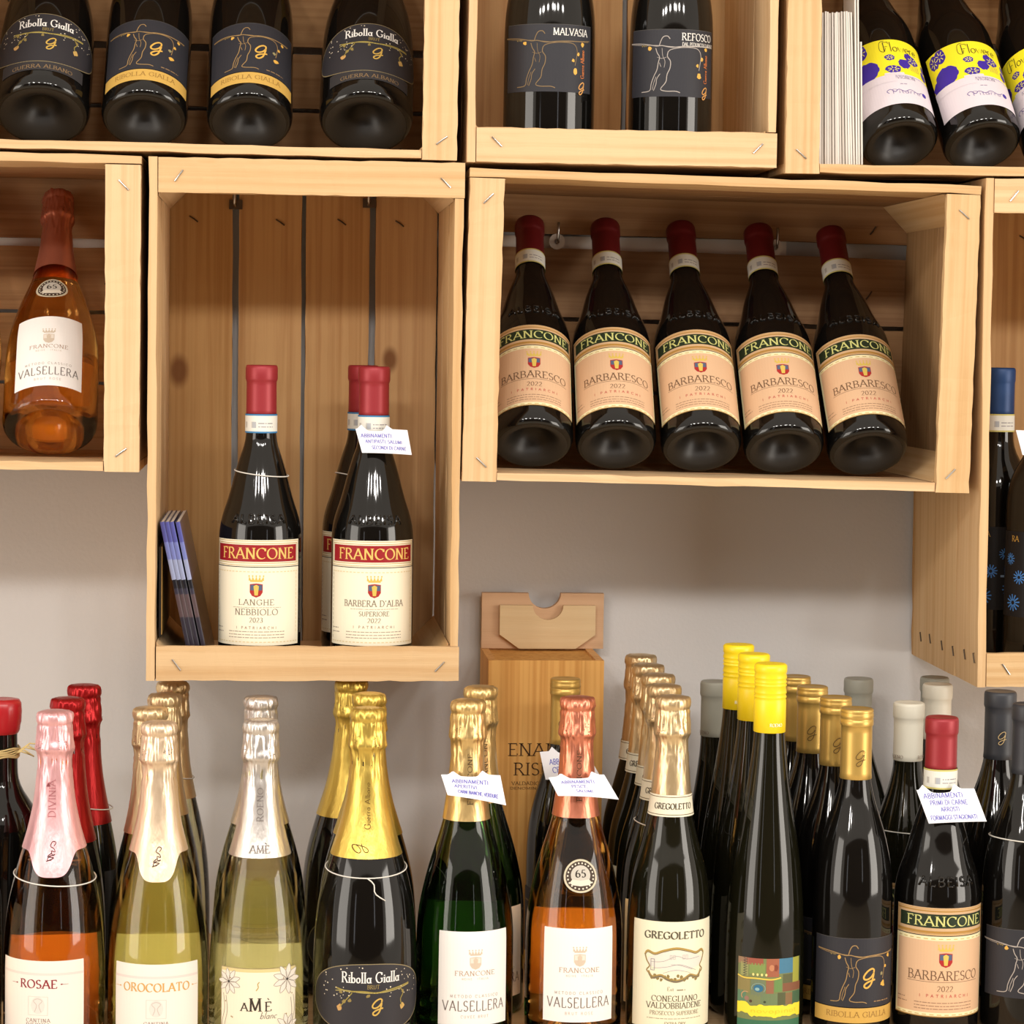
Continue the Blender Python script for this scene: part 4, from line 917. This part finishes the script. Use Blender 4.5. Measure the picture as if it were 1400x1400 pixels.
def seal():
    P = Print(); P.blob(0, 0, 14.5, 15, (206, 196, 168), 1, 28); P.blob(0, 0, 12.8, 13.3, (70, 56, 46), 2, 26)
    for k in range(22): a = R(k*16.4); P.blob(11*math.cos(a), 11.4*math.sin(a), .8, .9, (222, 214, 196), 3, 5)
    P.blob(0, 1, 8.4, 8.6, (196, 190, 178), 3, 20); P.text('65', 0, -1, 6.4, (50, 40, 34), width=9, lay=5, wt=.2); P.quad([(-9, -6), (-7, -3), (0, -4), (7, -3), (9, -6), (7, -8), (0, -9), (-7, -8)], (222, 214, 196), 5)
    return P
kind('vals_rose', 'classic', Hs, 1, GL_ROSE, ('foil', F_COPP, .111, 'copper-pink crinkled foil'),
     [('label', L_vals(), KV(791, 1270)-.087, 1, 'white label with thin grey lettering'), ('back_label', L_back(54, 80), KV(790, 1262)-.085, 180, None), ('seal', seal(), KV(793, 1197, .034), 2, 'round silver seal'), ('foil_print', fr(), KV(790, 1095, .018), 2, None)])
Hg = Hof(920, 950, YF)
def gcollar():
    P = Print(); P.strip(-62, 62, 20, 0, (234, 228, 204), 0, 2); P.strip(-62, 62, 18.4, 17.8, (96, 80, 50), 1, 2); P.strip(-62, 62, 2.2, 1.6, (96, 80, 50), 1, 2)
    for q in (-1, 1): P.text('GREGOLETTO', q*31+31-31 if 0 else (0 if q > 0 else 56), 7, 5.4, (70, 60, 44), width=38, lay=2, wt=.2)
    return P
kind('greg', 'slim_classic', Hg, 1, GL_OLIVE, ('foil', F_PALE, .094, 'pale gold crinkled foil'),
     [('label', L_greg(), KV(924, 1262, .0388)-.099, 3, 'cream label with gilt-framed drawing'), ('foil_collar', gcollar(), KV(918, 1117, .0205), 0, 'cream paper collar')])
Hy = Hof(1054, 907, YF)
kind('yellow', 'flute', Hy, 1, GL_OLIVE, ('screw', CAPY, .064, 'yellow screw cap'),
     [('label', L_patch(), vz(1050, 1311, YF, .037)-.066, 0, 'label of coloured patches over a yellow band'), ('capsule_print', (lambda P: (P.text('ROENO', 0, 0, 3, (240, 240, 220), width=12, lay=2, serif=False, wt=.16), P)[1])(Print()), Hy-.0575, 12, None)])
Hb = Hof(1172, 968, YF)
def glogo(col, h=14): P = Print(); P.text('@', 0, 0, h, col, width=h*.72, lay=2, wt=.05); return P
kind('gcap', 'burgundy', Hb, 1, GL_BLACK, ('ridge', CAPG, .066, 'gold capsule'),
     [('label', L_guerra('g'), vz(1174, 1283, YF, .037)-.065, 1, 'charcoal label with gold vine drawing'), ('capsule_print', glogo((96, 72, 34)), Hb-.052, 3, None)])
def roenop():
    P = Print()
    for u in (-16, 14, 44): P.text('ROENO', u, 0, 3.2, (120, 96, 84), width=15, lay=2, wt=.12)
    return P
for kk, m_, px, py, Y, sh_, nm in (('white', CAPW, 1243, 960, -.24, 'burgundy', 'cream capsule'), ('white2', CAPW, 1282, 938, -.14, 'burgundy', 'cream capsule'), ('grey', CAPGR, 978, 930, -.08, 'flute', 'grey capsule'), ('grey2', CAPGR, 1174, 928, -.05, 'burgundy', 'grey capsule'), ('grey3', CAPGR, 1278, 927, -.045, 'burgundy', 'grey capsule')):
    H_ = Hof(px, py, Y)
    kind(kk, sh_, H_, 1, GL_OLIVE, ('cork', m_, .058, nm), [('capsule_print', roenop(), H_-.055, 0, None)] + ([('label', L_franc('barb'), .012, -20, 'tan and green label')] if kk == 'white' else []))
Hba = Hof(1288, 980, YF)
def franc_kind(key, H, lab, strip, gmat=GL_BLACK, cm=CAPR, cl='red capsule', zl=None):
    zl = zl if zl is not None else H-.178-.103+(.0085 if lab != 'barb' else .005); f, _ = radius_fn('albeisa', H)
    return kind(key, 'albeisa', H, 1, gmat, ('cork', cm, .048, cl), [('label', L_franc(lab), zl, 0, {'barb': 'tan label with lettered green band', 'langhe': 'cream label printed LANGHE NEBBIOLO', 'barbera': "cream label printed BARBERA D'ALBA"}[lab]), ('neck_strip', L_docstrip(strip, f), H-.0665, 0, 'printed paper strip')], emboss=('ALBEISA', H-.1535))
franc_kind('barb', Hba, 'barb', 'green', zl=vz(1290, 1242, YF, .0405)-.103)
franc_kind('barb_dark', .295, 'barb', 'green', cm=CAPDR, cl='dark red capsule')
franc_kind('langhe', .295, 'langhe', 'blue'); franc_kind('barbera', .295, 'barbera', 'blue')
Hd = Hof(1401, 962, YF)
kind('dgcap', 'burgundy', Hd, 1.06, GL_BLACK, ('cork', CAPDG, .066, 'charcoal capsule'),
     [('label', L_guerra('ref'), vz(1400, 1272, YF, .039)-.065, 0, 'charcoal label with white vine drawing'), ('capsule_print', glogo((206, 180, 130), 12), Hd-.050, 0, None)])
kind('redfoil', 'prestige', Hof(97, 953, -.33), .80, GL_BLACK, ('foil', F_RED, .135, 'red crinkled foil'))
kind('palegold', 'prestige', Ho, .86, GL_LEMON, ('foil', F_PALE, .118, 'champagne-gold crinkled foil'), [('back_label', L_back(52, 85), .04, 180, None)])
kind('wax', 'bordeaux', Hof(3, 955, -.23), 1, GL_BLACK, ('wax', WAX, .034, 'red wax seal'))
kind('plain_dark', 'albeisa', .30, 1.03, GL_BLACK, ('cork', CAPDR, .05), [('label', L_beige(), .045, 0, 'beige label')])
kind('malvasia', 'burgundy', .30, 1.20, GL_BLACK, ('cork', CAPDG, .066), [('label', L_guerra('malv'), .060, 0, 'charcoal label printed MALVASIA')])
kind('refosco', 'burgundy', .30, 1.10, GL_BLACK, ('cork', CAPDG, .066), [('label', L_guerra('ref'), .058, 6, 'charcoal label printed REFOSCO')])
kind('flowere', 'albeisa', .30, .97, GL_BLACK, ('cork', CAPW, .055), [('label', L_flower(), .020, 0, 'yellow and white label with violet blossoms'), ('back_label', L_back(26, 60), .014, 150, None)])
kind('bluecap', 'bordeaux', .305, .92, GL_BLACK, ('cork', CAPB, .048, 'blue capsule'), [('label', L_bluefl(), .055, 10, 'black label with blue daisies'), ('neck_strip', L_docstrip('green', None), .305-.0665, 0, 'printed paper strip')])
kind('gband', 'burgundy', .306, 1.12, GL_BLACK, ('ridge', CAPG, .066), [('label', L_guerra('g'), .030, 3, 'charcoal label with gold band and vine drawing')])
kind('ribolla2', 'prestige', .31, 1.02, GL_BLACK, ('foil', F_YEL, .134), [('label', L_ribolla(), .024, 3, 'rounded charcoal label with white lettering')])
kind('vals_rose2', 'classic', .303, 1.02, GL_ROSE, ('foil', F_COPP, .111, 'copper foil'), [('label', L_vals(), .020, 0, 'white label with thin grey lettering'), ('back_label', L_back(54, 80), .022, 180, None), ('seal', seal(), .151, 0, 'round silver seal')])

# ------------------------------------------------------------------ bottles on the shelf
SP = 'sparkling_wine_bottle'
stand('rosae', 75, 970, YP, 'pink-foiled rose sparkling bottle, cream label with dark red lettering', None, SP)
stand('redfoil', 97, 953, -.328, 'dark bottle with red foil just behind the pink-foiled bottle', 'red-foiled bottles', SP, dx=-.003)
stand('redfoil', 118, 939, -.236, 'rearmost dark bottle with red foil at left', 'red-foiled bottles', SP, turn=60, dx=-.002)
stand('orocolato', 218, 985, YP, 'yellow sparkling bottle with cream gold-lettered label, front of its row', 'yellow sparkling bottles with pale gold foil', SP)
stand('palegold', 206, 968, -.329, 'second gold-foiled yellow bottle behind the front yellow one', 'yellow sparkling bottles with pale gold foil', SP)
stand('palegold', 222, 951, -.238, 'third gold-foiled yellow bottle in the yellow sparkling row', 'yellow sparkling bottles with pale gold foil', SP, turn=80, dx=.002)
stand('palegold', 236, 936, -.147, 'rearmost gold-foiled pale bottle in the yellow sparkling row', 'yellow sparkling bottles with pale gold foil', SP, turn=140)
stand('ame', 357, 982, YP, 'pale yellow sparkling bottle with flower-drawn label, silver foil', 'silver-foiled bottles', SP)
stand('ame', 357, 965, -.328, 'silver-foiled yellow bottle hidden just behind the flower-drawn label', 'silver-foiled bottles', SP, turn=20) if 0 else None
stand('ame', 357, 948, -.27, 'silver-foiled yellow bottle standing behind the flower-labelled one', 'silver-foiled bottles', SP, turn=25)
stand('ribolla', 503, 966, YP, 'black sparkling bottle with oval label and yellow-gold foil, frontmost', 'gold-foiled black sparkling bottles', SP)
stand('ribolla', 505, 950, -.324, 'middle one of three black bottles with gold foil', 'gold-foiled black sparkling bottles', SP, turn=-20)
stand('ribolla', 480, 934, -.225, 'rearmost black gold-foiled bottle, its cap behind the crate batten', 'gold-foiled black sparkling bottles', SP, turn=14)
stand('vals_green', 640, 955, YF, 'green sparkling bottle with gold foil, white label and neck tag', None, SP)
stand('vals_green', 657, 937, -.298, 'green gold-foiled bottle behind the tagged green one', None, SP, turn=10)
stand('gcap', 773, 938, -.185, 'dark bottle with gold capsule in front of the wooden box', None, turn=-16)
stand('vals_rose', 790, 951, YF, 'orange rose sparkling bottle with copper foil and round seal on shelf', None, SP)
gl = ['front black bottle with cream label and pale gold foil', 'second gold-foiled bottle in the cream-collared row', 'middle gold-foiled bottle in the cream-collared row of five', 'fourth gold-foiled bottle in the cream-collared row', 'rearmost gold-foiled bottle in the cream-collared row']
for i, (px, py) in enumerate([(920, 950), (908, 934), (900, 921), (886, 909), (871, 897.5)]):
    stand('greg', px, py, YF+.0785*i, gl[i], 'gold-foiled bottles with cream collar', SP, turn=(0, -4, 5, -8, 6)[i], dx=(0, 0, 0, 0, .004)[i])
for i, (px, py, l) in enumerate([(1054, 907, 'front tall bottle with yellow screw cap and patchwork label'), (1031, 895, 'middle tall bottle with yellow screw cap'), (1012, 885, 'rearmost tall bottle with yellow screw cap')]):
    stand('yellow', px, py, YF+.0752*i, l, 'tall bottles with yellow screw caps', turn=(0, 14, -10)[i], dx=(0, 0, -.0015)[i])
for i, (px, py, l) in enumerate([(1172, 968, 'front gold-capped bottle with vine figure label'), (1143, 952, 'second gold-capped bottle from the front in its row'), (1111, 938, 'third gold-capped bottle from the front in its row'), (1088, 926, 'rearmost gold-capped bottle beside the yellow caps')]):
    stand('gcap', px, py, YF+.0765*i, l, 'gold-capped bottles', turn=(0, -5, -14, 20)[i])
stand('grey', 978, 930, -.085, 'grey-capped dark bottle left of the yellow screw caps', 'grey-capped bottles', turn=0)
stand('grey2', 1174, 928, -.045, 'grey-capped bottle by the wall behind the gold-capped bottles', 'grey-capped bottles', turn=70)
stand('grey3', 1278, 927, -.036, 'grey-capped bottle half hidden behind a cream-capped one', 'grey-capped bottles', turn=70)
stand('white', 1243, 960, -.24, 'cream-capped bottle left of the red-capped tagged bottle', 'cream-capped bottles')
stand('white2', 1282, 938, -.122, 'cream-capped bottle behind the red-capped tagged bottle', 'cream-capped bottles', turn=80)
stand('barb', 1288, 980, YF, 'red-capped dark bottle with tan BARBARESCO label and neck tag on shelf')
stand('dgcap', 1407, 962, YF, 'charcoal-capped bottle at the right edge, nearer one', 'charcoal-capped bottles', turn=-4)
stand('dgcap', 1368, 949, -.303, 'charcoal-capped bottle at the right edge, farther one', 'charcoal-capped bottles', turn=-6)
stand('wax', 3, 955, -.23, 'black bottle with red wax top and raffia tie at left edge')
stand('plain_dark', -62, 1000, YP, 'dark bottle with beige label cut by the left edge')

# ------------------------------------------------------------------ bottles in the crates
zC = lambda x: floor_z('C', x)
stand('langhe', 358, 490, -.205, 'red-capped bottle with cream LANGHE NEBBIOLO label', None, zs=zC(0), turn=-3)
stand('barbera', 512, 495, -.205, "red-capped bottle with cream BARBERA D'ALBA label and neck tag", "BARBERA D'ALBA bottles", zs=zC(.1), turn=3)
stand('barbera', 497, 493, -.105, 'red-capped bottle hidden behind the tagged one in the crate', "BARBERA D'ALBA bottles", zs=zC(.1), turn=-4)
od = ['leftmost', 'second from left', 'middle', 'fourth from left', 'rightmost']
for i, (b, t) in enumerate([((728, 612), (724, 300)), ((842, 618), (827, 312)), ((959, 622), (930, 320)), ((1072, 624), (1036, 316)), ((1187, 626), (1135, 312))]):
    lean('barb_dark', b, 'B', od[i]+' of five leaning dark bottles with tan labels', 'leaning BARBARESCO bottles', top_px=t)
lean('ribolla2', (57, 175), 'A', 'leftmost leaning bottle in the top left crate, round-topped label', 'leaning round-labelled bottles', SP, dx=0)
lean('gband', (197, 178), 'A', 'leaning bottle with gold band label, second from left at top', 'leaning gold-band bottles', dx=.01)
lean('gband', (341, 178), 'A', 'leaning bottle with gold band label, third from left at top', 'leaning gold-band bottles', dx=0)
lean('ribolla2', (500, 180), 'A', 'leaning round-labelled bottle beside the top left crate batten', 'leaning round-labelled bottles', SP, dx=.03)
stand('malvasia', 751, 100, -.204, 'dark bottle with MALVASIA label in the top centre crate', zs=floor_z('E', .25), turn=-8)
stand('refosco', 917, 100, -.206, 'dark bottle with REFOSCO label in the top centre crate', zs=floor_z('E', .37), turn=-12)
lean('vals_rose2', (68, 600), 'G', 'orange rose bottle leaning in the left crate, full label in view', 'orange rose bottles in the left crate', SP, top_px=(80, 257))
lean('vals_rose2', (-74, 600), 'G', 'orange rose bottle cut by the left edge, leaning in its crate', 'orange rose bottles in the left crate', SP, dx=.02)
lean('flowere', (1231, 190), 'F', 'leaning bottle with yellow blossom label next to the leaflets', 'leaning yellow-labelled bottles', dx=-.06, turn=-3)
lean('flowere', (1344, 195), 'F', 'leaning bottle with yellow blossom label, right of its twin', 'leaning yellow-labelled bottles', dx=-.08, turn=-6)
lean('flowere', (1453, 198), 'F', 'leaning bottle cut by the right edge at top', 'leaning yellow-labelled bottles', dx=-.06, turn=-60)
stand('bluecap', 1363, 497, -.12, 'blue-capped bottle in the right edge crate', 'blue-capped bottles', zs=floor_z('R', .75)+.0004, dx=.004)
stand('bluecap', 1429, 497, -.205, 'bottle with blue daisy label cut by the right edge', 'blue-capped bottles', zs=floor_z('R', .8)+.0004, turn=-28)

# ------------------------------------------------------------------ tags, strings, raffia
def tag_card(label, quad, Ys, lines, notch=(.5, .28, .12), name='neck_tag'):
    """card hung on a neck: four photo corners TL TR BR BL at depths Ys (top, bottom)"""
    P4 = [at(*quad[0], Ys[0]), at(*quad[1], Ys[0]), at(*quad[2], Ys[1]), at(*quad[3], Ys[1])]
    cen = sum(P4, Vector())/4; nrm = (P4[1]-P4[0]).cross(P4[3]-P4[0]).normalized()
    if nrm.y > 0: nrm = -nrm
    def mp(u, v, h):
        a, b = u*1000/50, v*1000/26    # card is laid out 50 x 26 mm
        q = (P4[3]*(1-a)+P4[2]*a)*(1-b)+(P4[0]*(1-a)+P4[1]*a)*b
        return tuple(q-cen+nrm*(h*1.6+.0016*math.sin(a*math.pi)))
    P = Print(); nc, nw, nd = notch
    top = lambda x: 26*(1-nd*math.sqrt(max(0, 1-((x/50-nc)/nw)**2)) + (.16*max(0, 1-abs(abs(x/50-nc)-nw)/.10) if nd else 0))
    P.strip(0, 50, top, 0, (240, 240, 246), 0, 1.6); P.strip(0, 50, top, 0, (236, 236, 240), -3, 1.6)
    n = 31
    for i in range(n):
        a, b = 50*i/n, 50*(i+1)/n
        for f0 in (top, lambda x: 0):
            m = len(P.V); P.V += [(a, f0(a), 0), (b, f0(b), 0), (b, f0(b), -3), (a, f0(a), -3)]; P.F.append((m, m+1, m+2, m+3)); P.K.append((230, 230, 234))
    for i, (s, x, y, h, wd) in enumerate(lines): P.text(s, x, y, h, (92, 92, 190), width=wd, lay=2, serif=False, wt=.14, thin=.10, slant=.15, align='l')
    o = obj(name, P.build(name, mp), label=label, cat='tag', group='handwritten neck tags'); o.location = cen; return o
tag_card('white handwritten tag on the bottle in the upright crate', [(486, 586), (557, 588), (563, 622), (495, 619)], (-.2235, -.232), [('ABBINAMENTI:', 3, 16.5, 4, 31), ('ANTIPASTI, SALUMI', 6, 10.5, 3.6, 36), ('SECONDI DI CARNE', 11, 4, 3.6, 34)], (.37, .24, .10))
tag_card('white handwritten tag on the green gold-foiled bottle', [(603, 1059), (684, 1060), (692, 1101), (612, 1087)], (-.4085, -.420), [('ABBINAMENTI:', 7, 16, 4, 32), ('APERITIVI,', 8, 10.5, 3.6, 20), ('CARNI BIANCHE, VERDURE', 10, 4.5, 3.6, 34)], (.46, .24, .10))
tag_card('white handwritten tag on the copper-foiled rose bottle', [(750, 1063), (826, 1059), (846, 1093), (763, 1088)], (-.4095, -.424), [('ABBINAMENTI:', 8, 16, 3.6, 30), ('PESCE,', 15, 10.5, 3.4, 14), ('SALUMI', 17, 5, 3.2, 14)], (.52, .27, .16))
tag_card('white handwritten tag half hidden behind the copper foil', [(738, 1028), (800, 1024), (822, 1064), (746, 1066)], (-.2065, -.2165), [('ABBINAMENTI', 7, 13.5, 5, 36), ('CROSTATE', 8, 6, 5, 30)], (.5, .2, .1))
tag_card('white handwritten tag on the red-capped bottle on the shelf', [(1253, 1080), (1332, 1078), (1349, 1123), (1270, 1126)], (-.4085, -.4225), [('ABBINAMENTI:', 3.5, 19, 3.8, 35), ('PRIMI DI CARNE', 7, 13.6, 3.6, 32), ('ARROSTI', 14, 8.4, 3.4, 16), ('FORMAGGI STAGIONATI', 3, 2.2, 3.4, 40)], (.40, .26, .12))
tag_card('white tag corner at the right edge inside its crate', [(1389, 588), (1450, 592), (1458, 628), (1398, 622)], (-.2285, -.2345), [('ABBINAMENTI', 8, 14, 5, 36)], (.5, .2, .1))
def cord(key, o_loc, z, tilt, label, hang=0, ph=0):
    """thin elastic loop lying on the shoulder of a standing bottle"""
    f = K[key][3]; pts = []
    for k in range(40):
        a = 2*math.pi*k/40; zz = z+tilt*math.cos(a+ph); r = f(zz)+(.0023 if key in ('redfoil', 'palegold') else .0012)
        pts.append((r*math.sin(a), -r*math.cos(a), zz))
    V, F = tube(pts, .0006, 6, True)
    if hang:
        q = []
        for k in range(8):
            zz = z+tilt*math.cos(ph)-hang*k/7; a = .12*math.sin(k)*.5+.05*k; r = f(zz)+.0013; q.append((r*math.sin(a), -r*math.cos(a), zz))
        v2, f2 = tube(q, .0006, 6); n = len(V); V += v2; F += [tuple(i+n for i in g) for g in f2]
    o = obj('elastic_cord', mesh('elastic_cord', V, F, ELAST, True), label=label, cat='cord', group='elastic cords on bottle shoulders'); o.location = o_loc; return o
def loc(px, py, Y, zs=None): return (at(px, py, Y).x, Y, SHELF if zs is None else zs)
cord('ribolla', loc(503, 966, YP), K_T(503, 1194, .035), -.004, 'cord with hanging end on the frontmost black gold-foiled bottle', .020)
cord('langhe', loc(358, 490, -.205, zC(0)), .295-.106, .003, 'cord round the LANGHE NEBBIOLO bottle', 0, 2)
cord('barbera', loc(497, 493, -.105, zC(.1)), .295-.116, .006, 'cord on the bottle hidden in the upright crate', 0, 1.2)
cord('redfoil', loc(118, 939, -.236), K['redfoil'][1]-.118, .004, 'cord over red foil on the rearmost red-foiled bottle', 0, 1.5)
cord('palegold', loc(236, 936, -.147), Ho-.095, .004, 'cord on the rearmost gold-foiled pale bottle', 0, 1.5)
cord('white', loc(1243, 960, -.24), K['white'][1]-.128, .002, 'cord on the cream-capped bottle', 0, 1)
cord('dgcap', loc(1407, 962, YF), Hd-.128, .003, 'cord on the charcoal-capped bottle at right edge', 0, 1)
cord('rosae', loc(75, 970, YP), Hp-.150, .004, 'cord on the shoulder of the pink-foiled bottle', 0, 2.4)
cord('greg', loc(908, 934, YF+.0785), Hg-.137, .005, 'cord on the second cream-collared bottle', 0, 1.7)
# raffia tied round the wax-topped bottle
wl = Vector(loc(3, 955, -.23)); Hw = K['wax'][1]; V = []; F = []
for i in range(6):
    z = Hw-.056+i*.0016; pts = [((.0163+.0006*i % 3*.3)*math.sin(a*math.pi/12), -(.0163+.0004*i)*math.cos(a*math.pi/12), z+.001*math.sin(a+i)) for a in range(24)]
    v2, f2 = tube(pts, .0009, 5, True); n = len(V); V += v2; F += [tuple(q+n for q in g) for g in f2]
for s in range(5):
    pts = [(.014, -.010, Hw-.052), (.020+.002*s, -.012, Hw-.050+.002*s), (.030+.002*s, -.010-.002*s, Hw-.054+.003*s-.004*(s % 2))]
    v2, f2 = tube(pts, .0008, 5); n = len(V); V += v2; F += [tuple(q+n for q in g) for g in f2]
o = obj('raffia_tie', mesh('raffia_tie', V, F, RAFF, True), label='straw-coloured raffia tied round the wax-topped bottle neck', cat='tie'); o.location = wl

# ------------------------------------------------------------------ wooden box and lid at the wall
YB = -.105
xl, xr = at(668, 903, YB).x, at(826, 903, YB).x; zt = at(747, 903, YB).z
bx = empty('wooden_wine_box', ((xl+xr)/2, YB, SHELF), 'tall wooden wine box with dark printed lettering standing by the wall', 'box')
hw = (xr-xl)/2; hh = zt-SHELF; dd = .113
def bpart(name, x0, x1, y0, y1, z0, z1, m=BOXW, parent=bx):
    V, F = box_v(x0, x1, y0, y1, z0, z1); o = obj(name, mesh(name, V, F, m), parent); return o
bpart('front_panel', -hw, hw, 0, .006, .0, hh); bpart('back_panel', -hw, hw, dd-.006, dd, 0, hh)
bpart('side_panel', -hw, -hw+.008, .0062, dd-.0062, 0, hh); bpart('side_panel', hw-.008, hw, .0062, dd-.0062, 0, hh)
bpart('top_panel', -hw+.0082, hw-.0082, .0062, dd-.0062, hh-.012, hh-.002); bpart('bottom_panel', -hw+.0082, hw-.0082, .0062, dd-.0062, 0, .01)
P = Print(); ic = (78, 50, 26)
zz = lambda py: (at(747, py, YB).z-SHELF)*1000; xx_ = lambda px: (at(px, 1030, YB).x-(xl+xr)/2)*1000
P.text('ENANTIO', xx_(695), zz(1033), 12.6, ic, width=86, align='l', wt=.12, thin=.05); P.text('RISERVA', xx_(703), zz(1059.5), 12.6, ic, width=76, align='l', wt=.12, thin=.05)
P.text('VALDADIGE TERRA DEI FORTI', xx_(700), zz(1073), 3.4, ic, width=82, align='l', wt=.14, thin=.07); P.text('DENOMINAZIONE DI ORIGINE', xx_(698), zz(1079), 2.4, ic, width=84, align='l', wt=.16, thin=.1)
obj('lettering', P.build('lettering', lambda u, v, h: (u, -h-.0002, v)), bx)
YL = -.014
ld = empty('notched_box_lid', (at(742, 893, YL).x, YL, SHELF+hh+.0003), 'light wooden end piece with thumb notch standing on the wooden box', 'box lid')
cx = at(742, 893, YL).x
lx0, lx1 = at(659, 893, YL).x-cx, at(826, 893, YL).x-cx; lt = at(742, 815, YL).z-(SHELF+hh-.0018)
def notched(x0, x1, z0, z1, nx, nr, ch=0, n=16, sh_=.6):
    p = [(x0+ch, z0), (x1-ch, z0), (x1, z0+ch*.72)] if ch else [(x0, z0), (x1, z0)]
    p += [(x1, z1)]
    for i in range(n+1):
        a = math.pi*i/n; p.append((nx+nr*math.cos(a), z1-nr*1.0*math.sin(a)*sh_))
    p += [(x0, z1)] + ([(x0, z0+ch*.72)] if ch else [])
    return p
V, F = prism(notched(lx0, lx1, 0, lt, at(745, 893, YL).x-cx, .0175, sh_=.95), .010, .020); obj('back_board', mesh('back_board', V, F, PLYD), ld)
V, F = prism(notched(lx0+.019, lx1-.0095, .0005, lt*.79, at(749, 893, YL).x-cx, .0165, .021, sh_=.95), .004, .0095); obj('front_plate', mesh('front_plate', V, F, PLY), ld)

# ------------------------------------------------------------------ booklets in the upright crate
def booklet(i, bpx, tpx, label, dark=False):
    y0, y1 = -.236, -.06
    b = at(bpx[0], bpx[1], y0); t = at(tpx[0], tpx[1], y0); b.z = zC(b.x)+.0006
    ax = (t-b); Lh = ax.length; th = .0042
    o = empty('booklet', b, label, 'booklet', 'glossy booklets in the upright crate'); o.rotation_euler = (0, math.atan2(ax.x, ax.z), 0)
    P = Print(); dk = (24, 24, 34)
    seg = [(0, .10, (60, 54, 60)), (.10, .115, (210, 206, 210)), (.115, .34, (48, 44, 56)), (.34, .5, (86, 70, 74)), (.5, .54, (52, 50, 66)), (.54, .60, dk), (.60, .74, (150, 160, 196)), (.74, .86, (116, 126, 190)), (.86, 1, (84, 88, 164))]
    if dark: seg = [(0, 1, (22, 20, 22))]
    for a, c, k in seg:
        P.strip(0, th*1000, Lh*1000*c, Lh*1000*a, k, 0, 1.2)
        for x in (0, th*1000):
            m = len(P.V); P.V += [(x, Lh*1000*a, 0), (x, Lh*1000*a, -1e6), (x, Lh*1000*c, -1e6), (x, Lh*1000*c, 0)]; P.F.append((m, m+1, m+2, m+3)); P.K.append(dk if k[2] < 90 else (70, 74, 110))
    D = y1-y0
    def mp(u, v, h):
        if h < -1: return (u, D, v)
        return (u, -.0006*math.sin(math.pi*u/th) if th else 0, v)
    obj('cover', P.build('cover', mp, GLOSSP), o)
    V, F = box_v(.0004, th-.0004, .001, D-.001, .0004, Lh-.0008); obj('page_block', mesh('page_block', V, F, PAPER), o)
bl = ['leftmost glossy booklet with blue spine leaning left', 'second glossy booklet with blue spine leaning left', 'third glossy booklet with blue spine leaning left', 'rightmost glossy booklet with blue spine beside the bottle']
for i, (b_, t_) in enumerate([((260, 888), (218.5, 714)), ((266.5, 888), (225, 714)), ((273, 888), (231.5, 714)), ((281, 888), (240, 714))]): booklet(i, b_, t_, bl[i])
bk = empty('booklet', (-.1195, -.2, zC(0)+.001), 'black folder standing flat against the left side of the crate', 'booklet')
bk.location.x = .0193-.15075+TH+.0008; bk.location.z = zC(-.12)+.0290
V, F = box_v(0, .0022, -.03, .17, 0, .088); obj('cover', mesh('cover', V, F, plain('black_folder', (22, 19, 18), .4)), bk)
V, F = box_v(.0024, .0030, -.0301, .16, .002, .088); obj('gilt_edge', mesh('gilt_edge', V, F, plain('gilt_edge', (190, 150, 80), .5)), bk)

# ------------------------------------------------------------------ leaflets packed in the top right crate
x = .4806+BW*.0+TH+.0185
y0 = -.236
a0 = at(1117.5, 226, y0); a1 = at(1167, 226, y0); n = 15
lm = [plain('leaflet_paper', (232-4*i, 226-4*i, 218-4*i), .7) for i in range(4)]
def leaflet(xb, xt, zt_, label, m, th=.0019, ys=0, grp='leaflets packed beside the batten'):
    zf = floor_z('F', xb)+.0005
    y_ = y0+ys; V = []
    for xx2, zz2 in ((xb, 0), (xb+th, 0), (xt+th*.8, zt_-zf), (xt, zt_-zf)): V.append((xx2-xb, 0, zz2))
    V += [(p[0], .05, p[2]) for p in V]
    F = [(0, 1, 2, 3), (7, 6, 5, 4), (0, 4, 5, 1), (1, 5, 6, 2), (2, 6, 7, 3), (3, 7, 4, 0)]
    o = obj('leaflet', mesh('leaflet', V, F, m), label=label, cat='leaflet', group=grp); o.location = (xb, y_, zf)
for i in range(n):
    xb = a0.x+(a1.x-a0.x)*i/(n-1); tp = at(1119+(1163-1119)*i/(n-1), 16+random.uniform(-1, 2), y0)
    leaflet(max(xb, .4806+TH+.0012) if 0 else xb, tp.x, tp.z, ('first', 'second', 'third', 'fourth', 'fifth', 'sixth', 'seventh', 'eighth', 'ninth', 'tenth', 'eleventh', 'twelfth', 'thirteenth', 'fourteenth', 'fifteenth')[i]+' white leaflet of the packed row, counted from the left batten', lm[i % 4], ys=random.uniform(0, .004))
for j, (bx_, tx_, ty_, l) in enumerate([(1170.5, 1168, -30, 'tall white leaflet standing right of the packed row'), (1173.5, 1172, -40, 'second tall white leaflet right of the packed row'), (1177.5, 1176.5, 57, 'shorter white leaflet edge nearest the yellow-labelled bottle')]):
    b_ = at(bx_, 226, y0); t_ = at(tx_, ty_, y0); leaflet(b_.x, t_.x, t_.z, l, lm[j], .0016, grp=None)
